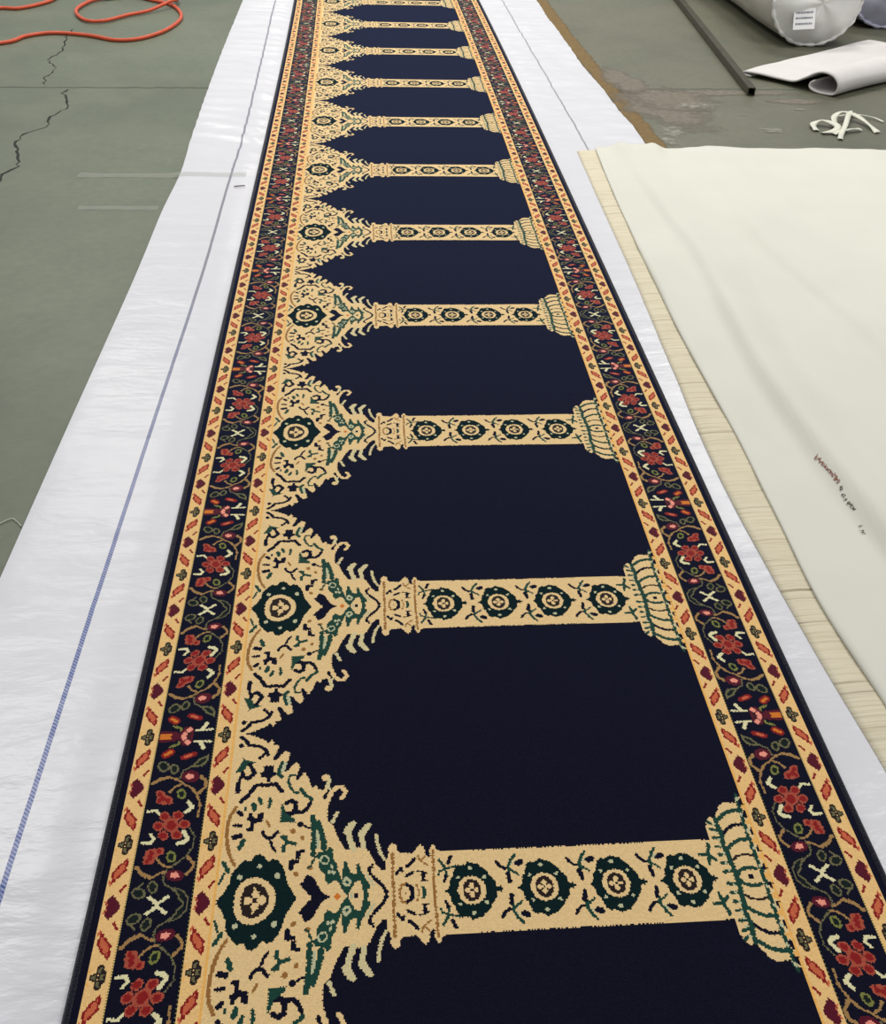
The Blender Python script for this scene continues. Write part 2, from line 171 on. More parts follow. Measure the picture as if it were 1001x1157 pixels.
BORDER=[('Y',5.4,(82.1,12.5,95.7,2,109.3,13.1)),
('L',2.6,(101.1,56.2,97,47.1,100.7,34.7,112.9,25.9,122,25.4,132,18.9,139.1,8.5,138.9,-3.3)),
('L',2.3,(112.9,25.9,120.9,20.5,126,9.2,134.5,-0.1)),
('D',5,(125.4,20.2,132.7,6.9)),
('L',0,(75.5,19.9,74.9,15.1,71.6,11.8,66.6,10.8,61.1,12.4,56.7,16.1,54.4,21,55,25.7,58.2,29.1,63.3,30.1,68.8,28.6,73.3,24.8)),
('D',0,(72.6,20,72.1,16.9,69.7,14.6,66,14,62.1,15.1,58.9,17.5,57.3,20.8,57.8,24,60.2,26.2,63.8,26.9,67.8,25.8,71,23.3)),
('L',0,(91.9,29,91.7,23.8,89.5,20.1,85.9,18.9,81.8,20.5,78.4,24.5,76.6,29.8,76.7,35.1,78.9,38.9,82.5,40.1,86.6,38.5,90,34.4)),
('D',0,(89.3,29.2,89.3,25.3,87.8,22.6,85.4,21.7,82.7,22.9,80.4,25.8,79.1,29.7,79.2,33.6,80.6,36.3,83,37.2,85.7,36,88.1,33.1)),
('U',6,(53.9,63.9,67.1,50.7,79,45)),
('U',3.1,(79,45,90.8,51.6,98.7,54.3)),
('U',3.6,(81,79.4,90.1,68.3,102.2,61.4,107.7,62.1)),
('L',2.3,(63.2,30.5,69.5,36.3)),
('M',0,(128.2,46.5,128.2,44.4,127.4,42.5,126,40.7,124,39.4,121.6,38.4,118.8,37.8,115.7,37.7,112.6,38.1,109.6,39,106.8,40.3,104.4,41.9,102.5,43.8,101.2,45.8,100.5,48,100.6,50.1,101.3,52.1,102.7,53.8,104.6,55.2,107.1,56.2,110,56.8,113,56.9,116.2,56.5,119.2,55.6,122,54.3,124.4,52.7,126.3,50.8,127.6,48.7)),
('Q',0,(121.3,47.5,120.8,44.9,118.5,43,115.1,42.5,111.4,43.4,108.6,45.5,107.3,48.2,107.8,50.9,110.1,52.8,113.5,53.3,117.2,52.4,120,50.3)),
('U',4.9,(130.7,76.8,140,66.8,138.8,57.4,130.7,49.1)),
('L',2.4,(107.8,61.1,117.5,71.1,127.5,80.2,134.8,95.9,136,113.4,125.7,129.5,116.4,134.5)),
('F',0,(63.3,68,63,81.3,65.7,93,75.8,94.6,87.7,96.6,92.9,92.7,91.3,85.2,82.7,80.3,78.7,69.9,71.7,67.6)),
('R',0,(76.7,87.7,76.5,85.3,75.3,83.7,73.3,83.2,71.1,83.9,69.3,85.7,68.4,88.1,68.6,90.5,69.8,92.1,71.8,92.7,74,91.9,75.7,90.1)),
('R',0,(77,80,76.8,77.4,75.4,75.6,73.3,75.1,70.9,75.9,69,77.8,68,80.4,68.1,83,69.5,84.8,71.6,85.4,74,84.6,76,82.6)),
('R',0,(72.7,73,72.5,70.9,71.4,69.4,69.6,68.9,67.7,69.6,66.1,71.2,65.2,73.4,65.4,75.5,66.5,77,68.3,77.5,70.2,76.8,71.9,75.2)),
('R',0,(88.7,89.6,88.5,87.5,87.4,86,85.6,85.5,83.6,86.2,82,87.8,81.2,90,81.3,92.2,82.5,93.7,84.3,94.2,86.3,93.5,87.9,91.8)),
('V',0,(112.2,78.8,111.8,73.7,109.5,70.1,105.7,69,101.6,70.5,98.2,74.4,96.4,79.6,96.7,84.7,99,88.4,102.8,89.6,106.9,88,110.4,84)),
('D',0,(108.8,79,108.6,75.8,107.3,73.5,105.2,72.8,102.8,73.8,100.8,76.2,99.8,79.4,99.9,82.6,101.2,84.9,103.3,85.7,105.7,84.7,107.7,82.2)),
('Y',5,(55.7,106.1,70.3,105.3,73.4,113.3,65.9,121.4)),
('Y',6.6,(111.3,102.6,120.5,104.3,125,110.7,117,123.3)),
('F',0,(85.4,134.5,84.8,130.2,82.1,127.3,77.8,126.3,73.2,127.7,69.5,131,67.6,135.4,68.1,139.6,70.9,142.6,75.2,143.6,79.8,142.2,83.5,138.9)),
('F',0,(125.4,136.3,124.8,132.1,122,129.1,117.7,128.1,113.1,129.5,109.4,132.8,107.6,137.2,108.2,141.5,111,144.5,115.4,145.5,120,144.1,123.7,140.7)),
('F',0,(93,152.1,92.4,147.7,89.6,144.7,85.3,143.8,80.7,145.1,76.9,148.5,75.1,152.9,75.6,157.3,78.4,160.3,82.7,161.3,87.4,159.9,91.1,156.5)),
('F',0,(113.2,152.9,112.6,148.6,109.7,145.5,105.4,144.6,100.8,146,97.1,149.3,95.3,153.8,95.8,158.1,98.7,161.2,103,162.2,107.7,160.7,111.4,157.3)),
('F',0,(95.6,117.2,95,113.1,92.2,110.1,88,109.2,83.5,110.6,79.8,113.8,78,118.1,78.5,122.3,81.2,125.3,85.5,126.2,90.1,124.8,93.8,121.5)),
('F',0,(116.1,117.5,115.4,113.4,112.7,110.4,108.4,109.5,103.9,110.9,100.2,114.1,98.4,118.4,99,122.6,101.8,125.6,106,126.5,110.6,125.1,114.3,121.8)),
('F',0,(108.5,134.9,108.6,131.9,108.1,129.1,107.1,126.6,105.5,124.5,103.5,123,101.1,122.2,98.5,122,95.8,122.4,93.1,123.6,90.6,125.3,88.4,127.5,86.6,130.1,85.3,133.1,84.6,136.1,84.4,139.1,84.9,142,85.9,144.5,87.5,146.6,89.5,148.1,91.9,149,94.6,149.2,97.3,148.7,100,147.6,102.5,145.8,104.7,143.6,106.5,140.9,107.8,138)),
('R',0,(82.7,134.6,82.3,131.8,80.3,129.9,77.4,129.3,74.2,130.2,71.6,132.4,70.3,135.2,70.7,138,72.6,140,75.6,140.6,78.8,139.7,81.4,137.5)),
('R',0,(122.7,136.5,122.3,133.7,120.3,131.7,117.3,131.1,114.1,132,111.5,134.2,110.3,137.1,110.8,139.9,112.8,141.9,115.8,142.5,119,141.5,121.5,139.3)),
('R',0,(90.3,152.2,89.8,149.3,87.9,147.4,84.9,146.7,81.7,147.7,79.1,149.9,77.8,152.8,78.2,155.7,80.2,157.7,83.2,158.3,86.4,157.4,89,155.1)),
('R',0,(110.5,153,110,150.2,108,148.2,105,147.6,101.8,148.5,99.2,150.7,98,153.6,98.4,156.5,100.4,158.5,103.4,159.1,106.6,158.2,109.2,156)),
('R',0,(92.9,117.4,92.5,114.6,90.5,112.7,87.6,112.1,84.4,113,81.9,115.2,80.6,118,81,120.7,83,122.7,85.9,123.3,89.1,122.4,91.6,120.2)),
('R',0,(113.4,117.7,112.9,114.9,111,113,108,112.4,104.9,113.3,102.3,115.5,101.1,118.3,101.5,121,103.5,123,106.5,123.6,109.6,122.7,112.2,120.5)),
('R',0,(104.6,135.1,104.2,130.6,101.7,127.5,97.8,126.5,93.6,127.9,90.2,131.3,88.4,135.9,88.8,140.4,91.3,143.6,95.2,144.6,99.5,143.2,102.9,139.7)),
('U',5.8,(55.4,216.7,67.1,224.7,78.6,228.6)),
('U',3.6,(78.6,228.6,95.6,222.1,104.6,214.3,119.8,205.1,131.9,187.6,137.2,168.5,134.6,150)),
('U',3.6,(104.6,214.3,92.4,208.8,85,198.3)),
('F',0,(62.7,201.8,71.5,202.6,80.7,193.7,91.7,186,93.1,176.5,81.6,174.7,66.3,179,66.4,190.8)),
('R',0,(74,195.2,73.8,192.9,72.6,191.2,70.8,190.6,68.7,191.4,66.9,193.2,66,195.6,66.2,198,67.4,199.7,69.3,200.3,71.4,199.5,73.1,197.7)),
('R',0,(80.6,186.6,80.4,183.7,79,181.7,76.7,181.1,74.2,182,72.2,184.2,71.1,187,71.3,189.9,72.7,191.9,75,192.6,77.5,191.7,79.5,189.5)),
('R',0,(88.8,181.4,88.6,178.9,87.3,177,85.2,176.4,83,177.2,81.1,179.2,80.1,181.9,80.3,184.5,81.6,186.3,83.7,186.9,86,186.1,87.9,184.1)),
('R',0,(74.2,182.2,74.1,180,73,178.5,71.3,178.1,69.4,178.7,67.9,180.3,67.1,182.5,67.2,184.6,68.3,186.1,70,186.6,71.9,186,73.4,184.3)),
('V',0,(112,193.4,111.7,188.4,109.4,184.9,105.8,183.7,101.9,185.2,98.6,189,96.9,194.1,97.2,199.2,99.4,202.8,103.1,203.9,107,202.4,110.3,198.5)),
('D',0,(108.8,193.6,108.7,190.5,107.4,188.2,105.3,187.5,103,188.5,101.1,190.8,100.1,194,100.2,197.1,101.5,199.3,103.6,200.1,105.9,199.1,107.8,196.7)),
('Y',4.8,(56.1,163.2,68.5,164.4,73.8,157.7)),
('Y',6.1,(117.3,178.9,125.6,167.9,116,159)),
('L',0,(78,249.6,77.3,244.1,74.1,240.2,69,239,63.5,240.7,59,245,56.7,250.6,57.3,256.1,60.5,260.1,65.6,261.3,71.2,259.6,75.7,255.3)),
('D',0,(74.7,249.8,74.3,246,72,243.4,68.5,242.5,64.7,243.7,61.6,246.6,60,250.5,60.4,254.2,62.7,256.9,66.2,257.8,70,256.6,73.1,253.6)),
('L',0,(93.4,243.8,93.1,238.6,91,234.9,87.5,233.6,83.7,235.2,80.4,239.2,78.7,244.5,78.9,249.8,81,253.6,84.5,254.9,88.4,253.2,91.6,249.2)),
('D',0,(90.5,244,90.4,240.5,89.1,238,87,237.1,84.7,238.2,82.6,240.8,81.5,244.4,81.6,247.9,82.9,250.4,85,251.3,87.4,250.2,89.4,247.5)),
('L',2.7,(98.1,225.7,101.1,240.5,112.4,247,130.5,249.1)),
('L',0,(112.3,247.5,122.7,262.2,139.7,271.7,140.1,257.6,130.6,247.9)),
('D',0,(118.2,249.7,126.1,259.5,136.6,266.7,135.5,258.6,128.2,251.3)),
('U',5.3,(132,194.8,141.6,206.4,140.6,218.7,132.2,226.5)),
('M',0,(129.1,227.2,129,224.5,128.3,222.1,126.9,219.9,124.9,218.1,122.4,216.8,119.5,216.1,116.4,216,113.2,216.4,110.2,217.4,107.3,219,104.8,220.9,102.8,223.3,101.4,225.9,100.7,228.5,100.7,231.2,101.4,233.7,102.8,235.9,104.8,237.7,107.3,239,110.2,239.7,113.3,239.9,116.5,239.4,119.7,238.4,122.6,236.8,125,234.8,127,232.4,128.4,229.9)),
('Q',0,(120.6,227.6,119.9,224.9,117.5,223,114,222.5,110.2,223.4,107.3,225.5,106,228.3,106.6,231,109,232.9,112.6,233.4,116.3,232.5,119.2,230.4)),
('R',14.1,(67.5,273.8,74.9,279.4)),
('O',5.6,(67.5,273.8,75.6,279.9)),
('R',10.7,(97.9,267.2,114.1,273.4)),
('S',4.7,(100.4,268.4,109.2,271.9)),
('M',0,(54.3,323.2,78,318.1,89.6,310.3,78.2,302.1,52.5,300.6,52.7,312.6)),
('O',5.8,(55.2,309.8,68.9,309.2)),
('V',4.3,(71.7,290,84.4,295.2,87.3,304.3)),
('M',0,(108.5,309.5,108.7,305.3,108.3,301.4,107.4,297.9,105.8,295.1,103.8,293,101.4,291.7,98.8,291.4,96,292,93.3,293.4,90.7,295.8,88.4,298.8,86.4,302.4,85,306.4,84.1,310.6,83.8,314.8,84.2,318.7,85.2,322.3,86.7,325.2,88.7,327.4,91.1,328.7,93.8,329,96.6,328.4,99.4,326.9,102,324.5,104.3,321.4,106.3,317.7,107.7,313.7)),
('Q',0,(105.1,299,104.7,296.1,103.1,294,100.6,293.4,97.9,294.3,95.7,296.5,94.6,299.5,94.9,302.4,96.5,304.4,99.1,305.1,101.8,304.2,104,301.9)),
('Q',0,(97.5,309.2,97.2,306.5,95.8,304.6,93.6,304,91.2,304.8,89.2,306.9,88.2,309.6,88.5,312.3,89.9,314.2,92.1,314.8,94.5,313.9,96.5,311.9)),
('K',0,(104.3,308.1,104.1,306.5,103.2,305.3,101.8,305,100.3,305.5,99,306.7,98.4,308.3,98.6,309.9,99.5,311.1,100.9,311.4,102.5,310.9,103.7,309.7)),
('Y',3.8,(111.7,300.5,124.2,300.7,140.1,299.2)),
('Y',7.2,(122.4,298.7,127.6,286.6)),
]
SPRIG=[('N',5.2,(602.8,46.2,608.1,37.3,616.1,33.3)),
('G',4.9,(632.6,55.8,626.2,47.8,621.2,37,621.2,26.2)),
('N',7.1,(618.9,24.5,621.3,11)),
('N',10,(635.8,41.8,641,43.3)),
('G',4,(624.5,30.5,634.2,22.8)),
('W',3.1,(626.5,39.5,631.3,45.3)),
]
# ---------------------------------------------------------------- helpers
def srgb(r, g, b):
    f = lambda c: (c/255)/12.92 if c/255 <= .04045 else ((c/255+.055)/1.055)**2.4
    return (f(r), f(g), f(b), 1)
def mat(name, col, rough=.6, var=.12, nscale=40, bump=0, bscale=200, spec=.3, sheen=0, metal=0, var2=None, n2=2.0, trans=0, stretch=(1,1,1), sheen_tint=None):
    m = bpy.data.materials.new(name); m.use_nodes = True
    nt = m.node_tree; b = nt.nodes['Principled BSDF']
    tc = nt.nodes.new('ShaderNodeTexCoord'); mp = nt.nodes.new('ShaderNodeMapping')
    mp.inputs['Scale'].default_value = stretch
    nt.links.new(tc.outputs['Object'], mp.inputs['Vector'])
    n = nt.nodes.new('ShaderNodeTexNoise'); n.inputs['Scale'].default_value = nscale; n.inputs['Detail'].default_value = 4
    nt.links.new(mp.outputs[0], n.inputs['Vector'])
    mr = nt.nodes.new('ShaderNodeMapRange'); mr.inputs['From Min'].default_value = .3; mr.inputs['From Max'].default_value = .7
    mr.inputs['To Min'].default_value = 1-var; mr.inputs['To Max'].default_value = 1+var
    nt.links.new(n.outputs['Fac'], mr.inputs['Value'])
    vm = nt.nodes.new('ShaderNodeVectorMath'); vm.operation = 'SCALE'; vm.inputs[0].default_value = col[:3]
    nt.links.new(mr.outputs[0], vm.inputs['Scale'])
    out = vm.outputs[0]
    if var2:
        n2n = nt.nodes.new('ShaderNodeTexNoise'); n2n.inputs['Scale'].default_value = n2; n2n.inputs['Detail'].default_value = 3
        nt.links.new(mp.outputs[0], n2n.inputs['Vector'])
        m2 = nt.nodes.new('ShaderNodeMapRange'); m2.inputs['From Min'].default_value = .4; m2.inputs['From Max'].default_value = .65
        nt.links.new(n2n.outputs['Fac'], m2.inputs['Value'])
        mx = nt.nodes.new('ShaderNodeMix'); mx.data_type = 'RGBA'; mx.inputs['B'].default_value = var2
        nt.links.new(m2.outputs[0], mx.inputs['Factor']); nt.links.new(out, mx.inputs['A']); out = mx.outputs['Result']
    nt.links.new(out, b.inputs['Base Color'])
    b.inputs['Roughness'].default_value = rough; b.inputs['Metallic'].default_value = metal
    b.inputs['Specular IOR Level'].default_value = spec
    b.inputs['Sheen Weight'].default_value = sheen; b.inputs['Sheen Roughness'].default_value = .45
    if sheen_tint: b.inputs['Sheen Tint'].default_value = sheen_tint
    if bump:
        bn = nt.nodes.new('ShaderNodeTexNoise'); bn.inputs['Scale'].default_value = bscale; bn.inputs['Detail'].default_value = 3
        nt.links.new(mp.outputs[0], bn.inputs['Vector'])
        bp = nt.nodes.new('ShaderNodeBump'); bp.inputs['Strength'].default_value = bump; bp.inputs['Distance'].default_value = .004
        nt.links.new(bn.outputs['Fac'], bp.inputs['Height']); nt.links.new(bp.outputs[0], b.inputs['Normal'])
    if trans:
        b.inputs['Transmission Weight'].default_value = trans
    return m
def link(name, me, mats, parent=None, smooth=False):
    o = bpy.data.objects.new(name, me); COL.objects.link(o)
    for m in (mats if isinstance(mats, (list, tuple)) else [mats]): me.materials.append(m)
    if smooth: me.polygons.foreach_set('use_smooth', [True]*len(me.polygons))
    if parent: o.parent = parent
    return o
def mesh(name, verts, faces):
    me = bpy.data.meshes.new(name); me.from_pydata([tuple(map(float, v)) for v in verts], [], faces); me.update(); return me
def tag(o, label=None, cat=None, group=None, kind=None):
    if label: o['label'] = label
    if cat: o['category'] = cat
    if group: o['group'] = group
    if kind: o['kind'] = kind
    return o
def empty(name, loc=(0, 0, 0), rz=0):
    o = bpy.data.objects.new(name, None); o.location = loc; o.rotation_euler[2] = rz; o.empty_display_size = .1; COL.objects.link(o); return o
def smooth_path(pts, n=8):
    P = [Vector(p) for p in pts]; P = [P[0]*2-P[1]]+P+[P[-1]*2-P[-2]]; out = []
    for i in range(1, len(P)-2):
        for k in range(n):
            t = k/n; a, b, c, d = P[i-1:i+3]
            out.append(.5*((2*b)+(c-a)*t+(2*a-5*b+4*c-d)*t*t+(3*b-a-3*c+d)*t**3))
    out.append(P[-2]); return out
def tube(pts, r, seg=10, cap=True):
    V = []; F = []
    for i, p in enumerate(pts):
        t = (pts[min(i+1, len(pts)-1)]-pts[max(i-1, 0)]).normalized()
        s = t.cross(Vector((0, 0, 1)));  s = s.normalized() if s.length > 1e-4 else Vector((1, 0, 0))
        u = s.cross(t)
        rr = r(i) if callable(r) else r
        for k in range(seg):
            a = 2*math.pi*k/seg; V.append(p+s*math.cos(a)*rr+u*math.sin(a)*rr)
    for i in range(len(pts)-1):
        for k in range(seg):
            k2 = (k+1) % seg; F.append((i*seg+k, i*seg+k2, (i+1)*seg+k2, (i+1)*seg+k))
    if cap: F.append(tuple(range(seg))[::-1]); F.append(tuple(len(V)-seg+k for k in range(seg)))
    return V, F
def interp(tbl, y):
    if y <= tbl[0][0]: return tbl[0][1]
    for k, ((a, b), (c, d)) in enumerate(zip(tbl, tbl[1:])):
        if y <= c:
            h = c-a; m = (d-b)/h
            m0 = .5*(m+(b-tbl[k-1][1])/(a-tbl[k-1][0])) if k else m
            m1 = .5*(m+(tbl[k+2][1]-d)/(tbl[k+2][0]-c)) if k+2 < len(tbl) else m
            t = (y-a)/h; return (2*t**3-3*t*t+1)*b+(t**3-2*t*t+t)*h*m0+(3*t*t-2*t**3)*d+(t**3-t*t)*h*m1
    return tbl[-1][1]
# ---------------------------------------------------------------- camera
TH, RO, PSI, CX, H, F0 = .66468, .03981, .09597, -.18296, 1.36446, 1118
CARPET_Z = .0105
def rayvec(x, y):
    x, y = x*math.cos(RO)-y*math.sin(RO), x*math.sin(RO)+y*math.cos(RO)
    d = Vector((x, y*math.sin(TH), y*math.cos(TH)))
    c, s = math.cos(PSI), math.sin(PSI)
    return Vector((c*d.x+s*d.y, -s*d.x+c*d.y, d.z))
fw = Vector((0, math.cos(TH), -math.sin(TH))); c_, s_ = math.cos(PSI), math.sin(PSI)
fw = Vector((s_*fw.y, c_*fw.y, fw.z)); rt = rayvec(1, 0); up = rayvec(0, 1)
cam = bpy.data.cameras.new('camera'); co = bpy.data.objects.new('camera', cam); COL.objects.link(co)
M = Matrix((rt, up, -fw)).transposed().to_4x4(); M.translation = Vector((CX, 0, H+CARPET_Z)); co.matrix_world = M
cam.sensor_fit = 'HORIZONTAL'; cam.sensor_width = 36; cam.lens = F0*36/1001; SC.camera = co
# ---------------------------------------------------------------- carpet
P = .62529; Y0 = .81246
def bend(Y):
    Y = np.minimum(Y, 8.0); return .04532*(Y/5)**2-.02824*(Y/5)**3
NU, NV = 600, 156
DU, DV = 2.0, P*1000/2/NV
RNG = np.random.default_rng(7)
def raster(items, nu, nv, du, dv, A, keys, u0=0, ofs=0, only=None):
    for c, w, fl in items:
        pts = np.array(fl, float).reshape(-1, 2)+[ofs, 0]
        pad = w/2+.1
        i0, i1 = int(max(0, (pts[:, 0].min()-pad-u0)//du)), int(min(nu, (pts[:, 0].max()+pad-u0)//du+2))
        j0, j1 = int(max(0, (pts[:, 1].min()-pad)//dv)), int(min(nv, (pts[:, 1].max()+pad)//dv+2))
        if i0 >= i1 or j0 >= j1: continue
        U, V = np.meshgrid(u0+(np.arange(i0, i1)+.5)*du, (np.arange(j0, j1)+.5)*dv)
        sh = U.shape; U = U+RNG.uniform(-.75, .75, sh); V = V+RNG.uniform(-.75, .75, sh)
        if w == 0:
            ins = np.zeros(U.shape, bool)
            for (x1, y1), (x2, y2) in zip(pts, np.roll(pts, -1, 0)):
                if y1 == y2: continue
                cr = ((V < y1) != (V < y2)) & (U < (x2-x1)*(V-y1)/(y2-y1)+x1); ins ^= cr
        else:
            ins = np.zeros(U.shape, bool)
            for (x1, y1), (x2, y2) in zip(pts, pts[1:]):
                L = (x2-x1)**2+(y2-y1)**2+1e-9
                t = np.clip(((U-x1)*(x2-x1)+(V-y1)*(y2-y1))/L, 0, 1)
                ins |= (U-x1-t*(x2-x1))**2+(V-y1-t*(y2-y1))**2 < (w/2)**2
        A[j0:j1, i0:i1][ins] = keys.index(c)
KEYS = list('NCGTWBKOAMRSLDUQVYEHF')
COLS = dict(N=(17, 16, 31), C=(226, 194, 140), G=(24, 62, 52), T=(13, 32, 33), W=(186, 186, 150), B=(150, 104, 54), K=(38, 26, 26),
            O=(206, 116, 40), A=(232, 176, 96), M=(84, 16, 36), R=(134, 26, 28), S=(196, 98, 66), L=(104, 100, 70), D=(26, 34, 32),
            U=(158, 122, 76), Q=(236, 150, 130), V=(120, 122, 62), Y=(222, 214, 168), E=(232, 190, 126), H=(208, 194, 148), F=(164, 76, 58))
PMATS = []
for k in KEYS:
    dark = k in 'NTD'
    PMATS.append(mat('carpet_wool_'+k.lower(), srgb(*COLS[k]), rough=.95, var=.09 if not dark else .2, nscale=260, bump=.35, bscale=420, spec=.05,
                     sheen=(.24 if k == 'N' else .08) if dark else .28, sheen_tint=(.16, .28, .66, 1) if dark else (.85, .95, .8, 1)))
A = np.zeros((NV, NU), np.int16)
def flower(uc):
    out = []
    def ell(c, u, v, ru, rv, n=28): out.append((c, 0, [q for a in range(n) for q in (uc+u+ru*math.cos(2*math.pi*a/n), v+rv*math.sin(2*math.pi*a/n))]))
    half = [(-43, 0), (-37, 3), (-33.5, 9), (-32.5, 18), (-28, 23), (-26, 30), (-23.5, 39), (-17, 43.5), (-10, 42), (-3, 47.2), (6, 45), (12, 43.5), (18, 38), (24, 32), (29, 24), (35, 16.3), (37, 9), (39, 3.5), (48, 2), (48, 0)]
    full = half+[(x, -y) for x, y in half[::-1]]
    out.append(('T', 0, [q for x, y in full for q in (uc+x, y)]))
    out.append(('T', 2.6, [uc+43, 5, uc+43, -5]))
    ell('W', -1, 37, 3.4, 3.4, 10); ell('W', 21, 21, 3, 3, 10); ell('W', -20, 21.5, 2.8, 2.8, 10)
    ell('C', 0, 0, 21.3, 23.6); ell('K', 0, 0, 13.8, 18.3)
    out.append(('C', 5, [uc-6.5, 0, uc+6.5, 0])); out.append(('C', 5, [uc, -8, uc, 8]))
    ell('C', -6.5, 0, 4, 3.8, 12); ell('C', 6.5, 0, 4, 3.8, 12); ell('C', 0, 7.6, 4, 4.4, 12); ell('K', 0, 0, 2.2, 2.2, 8)
    return out
raster([('C', 0, [160, -10, 160, 330, 198, 330]+list(SIL)+[1030, 150, 1030, -10])], NU, NV, DU, DV, A, KEYS)
raster(FIELD, NU, NV, DU, DV, A, KEYS)
for i in range(4): raster(flower(560.8+110.5*i), NU, NV, DU, DV, A, KEYS)
for i in range(3): raster(SPRIG, NU, NV, DU, DV, A, KEYS, ofs=-1+110.5*i)
# guard stripes: a 52-row tile, mirrored to and fro
g0 = 15; GT = np.full((52, 17), KEYS.index('E'), np.int16)
raster(GUARD, 17, 52, DU, DV, GT, KEYS, u0=146)
raster([('A', 2.2, [148, 94, 150, 100]), ('S', 2.4, [153, 3, 150, 9]), ('S', 3, [152, 36, 149, 43])], 17, 52, DU, DV, GT, KEYS, u0=146)
jj = np.arange(NV) % 104; jj = np.where(jj >= 52, 103-jj, jj)
GS = GT[jj]
BT = np.full((NV, 50), 0, np.int16)
raster(BORDER, 50, NV, DU, DV, BT, KEYS, u0=48)
L_ = np.zeros((NV, 90), np.int16)
L_[:, 24:74] = BT; L_[:, 8:25] = GS; L_[:, 73:90] = GS
L_[:, 88:90] = KEYS.index('A')
rr = np.arange(NV)
L_[rr % 3 != 0, 25] = KEYS.index('N'); L_[rr % 2 == 0, 24] = KEYS.index('V'); L_[rr % 3 == 1, 72] = KEYS.index('V')
A[:, :90] = L_
right = L_[:, ::-1].copy()
keep = A[:, 510:514].copy()
A[:, 510:] = right
for q in range(4):                                   # the capital's leaf points bite a little way into the guard stripe
    msk = (keep[:, q] == KEYS.index('N')) & (rr*DV < 138) & (np.sin(rr*DV/4.6) > .2)
    A[msk, 510+q] = KEYS.index('T')
MOD = np.concatenate([A[::-1], A], 0)                # v from -P/2 to P/2
# runs merged into rectangles
quads = []; open_ = {}
for j in range(MOD.shape[0]+1):
    cur = {}
    if j < MOD.shape[0]:
        row = MOD[j]; ch = np.flatnonzero(np.diff(row))+1; st = np.concatenate([[0], ch]); en = np.concatenate([ch, [NU]])
        for a, b in zip(st, en):
            key = (a, b, row[a])
            cur[key] = open_[key] if key in open_ and j-open_[key] < 39 else j
    for key, js in open_.items():
        if key not in cur or cur[key] != js: quads.append((key[0], key[1], js, j, key[2]))
    open_ = cur
Q = np.array(quads, float)
K0, K1 = -2, 11
allq = []
for k in range(K0, K1+1):
    ya = Y0+k*P+(Q[:, 2]-NV)*DV/1000; yb = Y0+k*P+(Q[:, 3]-NV)*DV/1000
    xa = Q[:, 0]*DU/1000-.6; xb = Q[:, 1]*DU/1000-.6
    v = np.zeros((len(Q), 4, 3))
    v[:, 0, 0] = xa+bend(ya); v[:, 0, 1] = ya; v[:, 1, 0] = xb+bend(ya); v[:, 1, 1] = ya
    v[:, 2, 0] = xb+bend(yb); v[:, 2, 1] = yb; v[:, 3, 0] = xa+bend(yb); v[:, 3, 1] = yb
    allq.append(v)
V = np.concatenate(allq).reshape(-1, 3); V[:, 2] = CARPET_Z
nq = len(V)//4
print('carpet quads', nq)
me = bpy.data.meshes.new('pile'); me.vertices.add(len(V)); me.vertices.foreach_set('co', V.ravel())
me.loops.add(nq*4); me.loops.foreach_set('vertex_index', np.arange(nq*4, dtype=np.int32))
me.polygons.add(nq); me.polygons.foreach_set('loop_start', np.arange(nq, dtype=np.int32)*4)
me.polygons.foreach_set('material_index', np.tile(Q[:, 4].astype(np.int32), K1-K0+1))
me.update()
carpet = empty('prayer_carpet', (0, Y0, 0))
tag(carpet, 'long navy prayer carpet with cream columns, green rosettes and red flowered borders', 'carpet')
def under(o, root): o.parent = root; o.matrix_parent_inverse = Matrix.Translation(-Vector(root.location)); return o
pile = link('pile', me, PMATS); under(pile, carpet)
YA, YB = Y0+(K0-.5)*P, Y0+(K1+.5)*P
m_bind = mat('carpet_binding_wool', srgb(20, 22, 36), rough=.9, var=.3, nscale=300, bump=.8, bscale=500, sheen=.3, spec=.1, stretch=(.2, 1, 1))
m_back = mat('carpet_backing_jute', srgb(150, 130, 96), rough=.9, var=.2, nscale=200)
for sgn in (-1, 1):
    prof = [(-.004, -.0005), (-.006, .0015), (-.0045, .0042), (0, .0050), (.004, .0035), (.0062, 0), (.0062, -.006), (-.004, -.0085), (.0, -.0092)]
    prof = [(.006, -.003), (.005, .0012), (.0025, .003), (-.0005, .003), (-.0035, .0012), (-.0055, -.0025), (-.0045, -.0065), (-.001, -.0085), (.006, -.0085)]
    Vv = []; Ff = []; n = 150; m_ = len(prof)
    for i in range(n+1):
        y = YA+(YB-YA)*i/n
        for dx, dz in prof: Vv.append((sgn*(.6-dx)+float(bend(y)), y, CARPET_Z+max(dz, -.0072)))
    for i in range(n):
        for k in range(m_):
            k2 = (k+1) % m_; Ff.append((i*m_+k, (i+1)*m_+k, (i+1)*m_+k2, i*m_+k2)[::(1 if sgn < 0 else -1)])
    b_ = link('edge_binding', mesh('edge_binding', Vv, Ff), m_bind, smooth=True); under(b_, carpet)
Vv = []; Ff = []
for i in range(81):
    y = YA+(YB-YA)*i/80; b0 = float(bend(y))
    Vv += [(-.597+b0, y, .0040), (-.597+b0, y, CARPET_Z-.0004), (.597+b0, y, CARPET_Z-.0004), (.597+b0, y, .0040)]
for i in range(80):
    for k in range(4):
        k2 = (k+1) % 4; Ff.append((i*4+k, i*4+k2, (i+1)*4+k2, (i+1)*4+k))
Ff += [(0, 3, 2, 1), (320, 321, 322, 323)]
under(link('backing', mesh('backing', Vv, Ff), m_back), carpet)
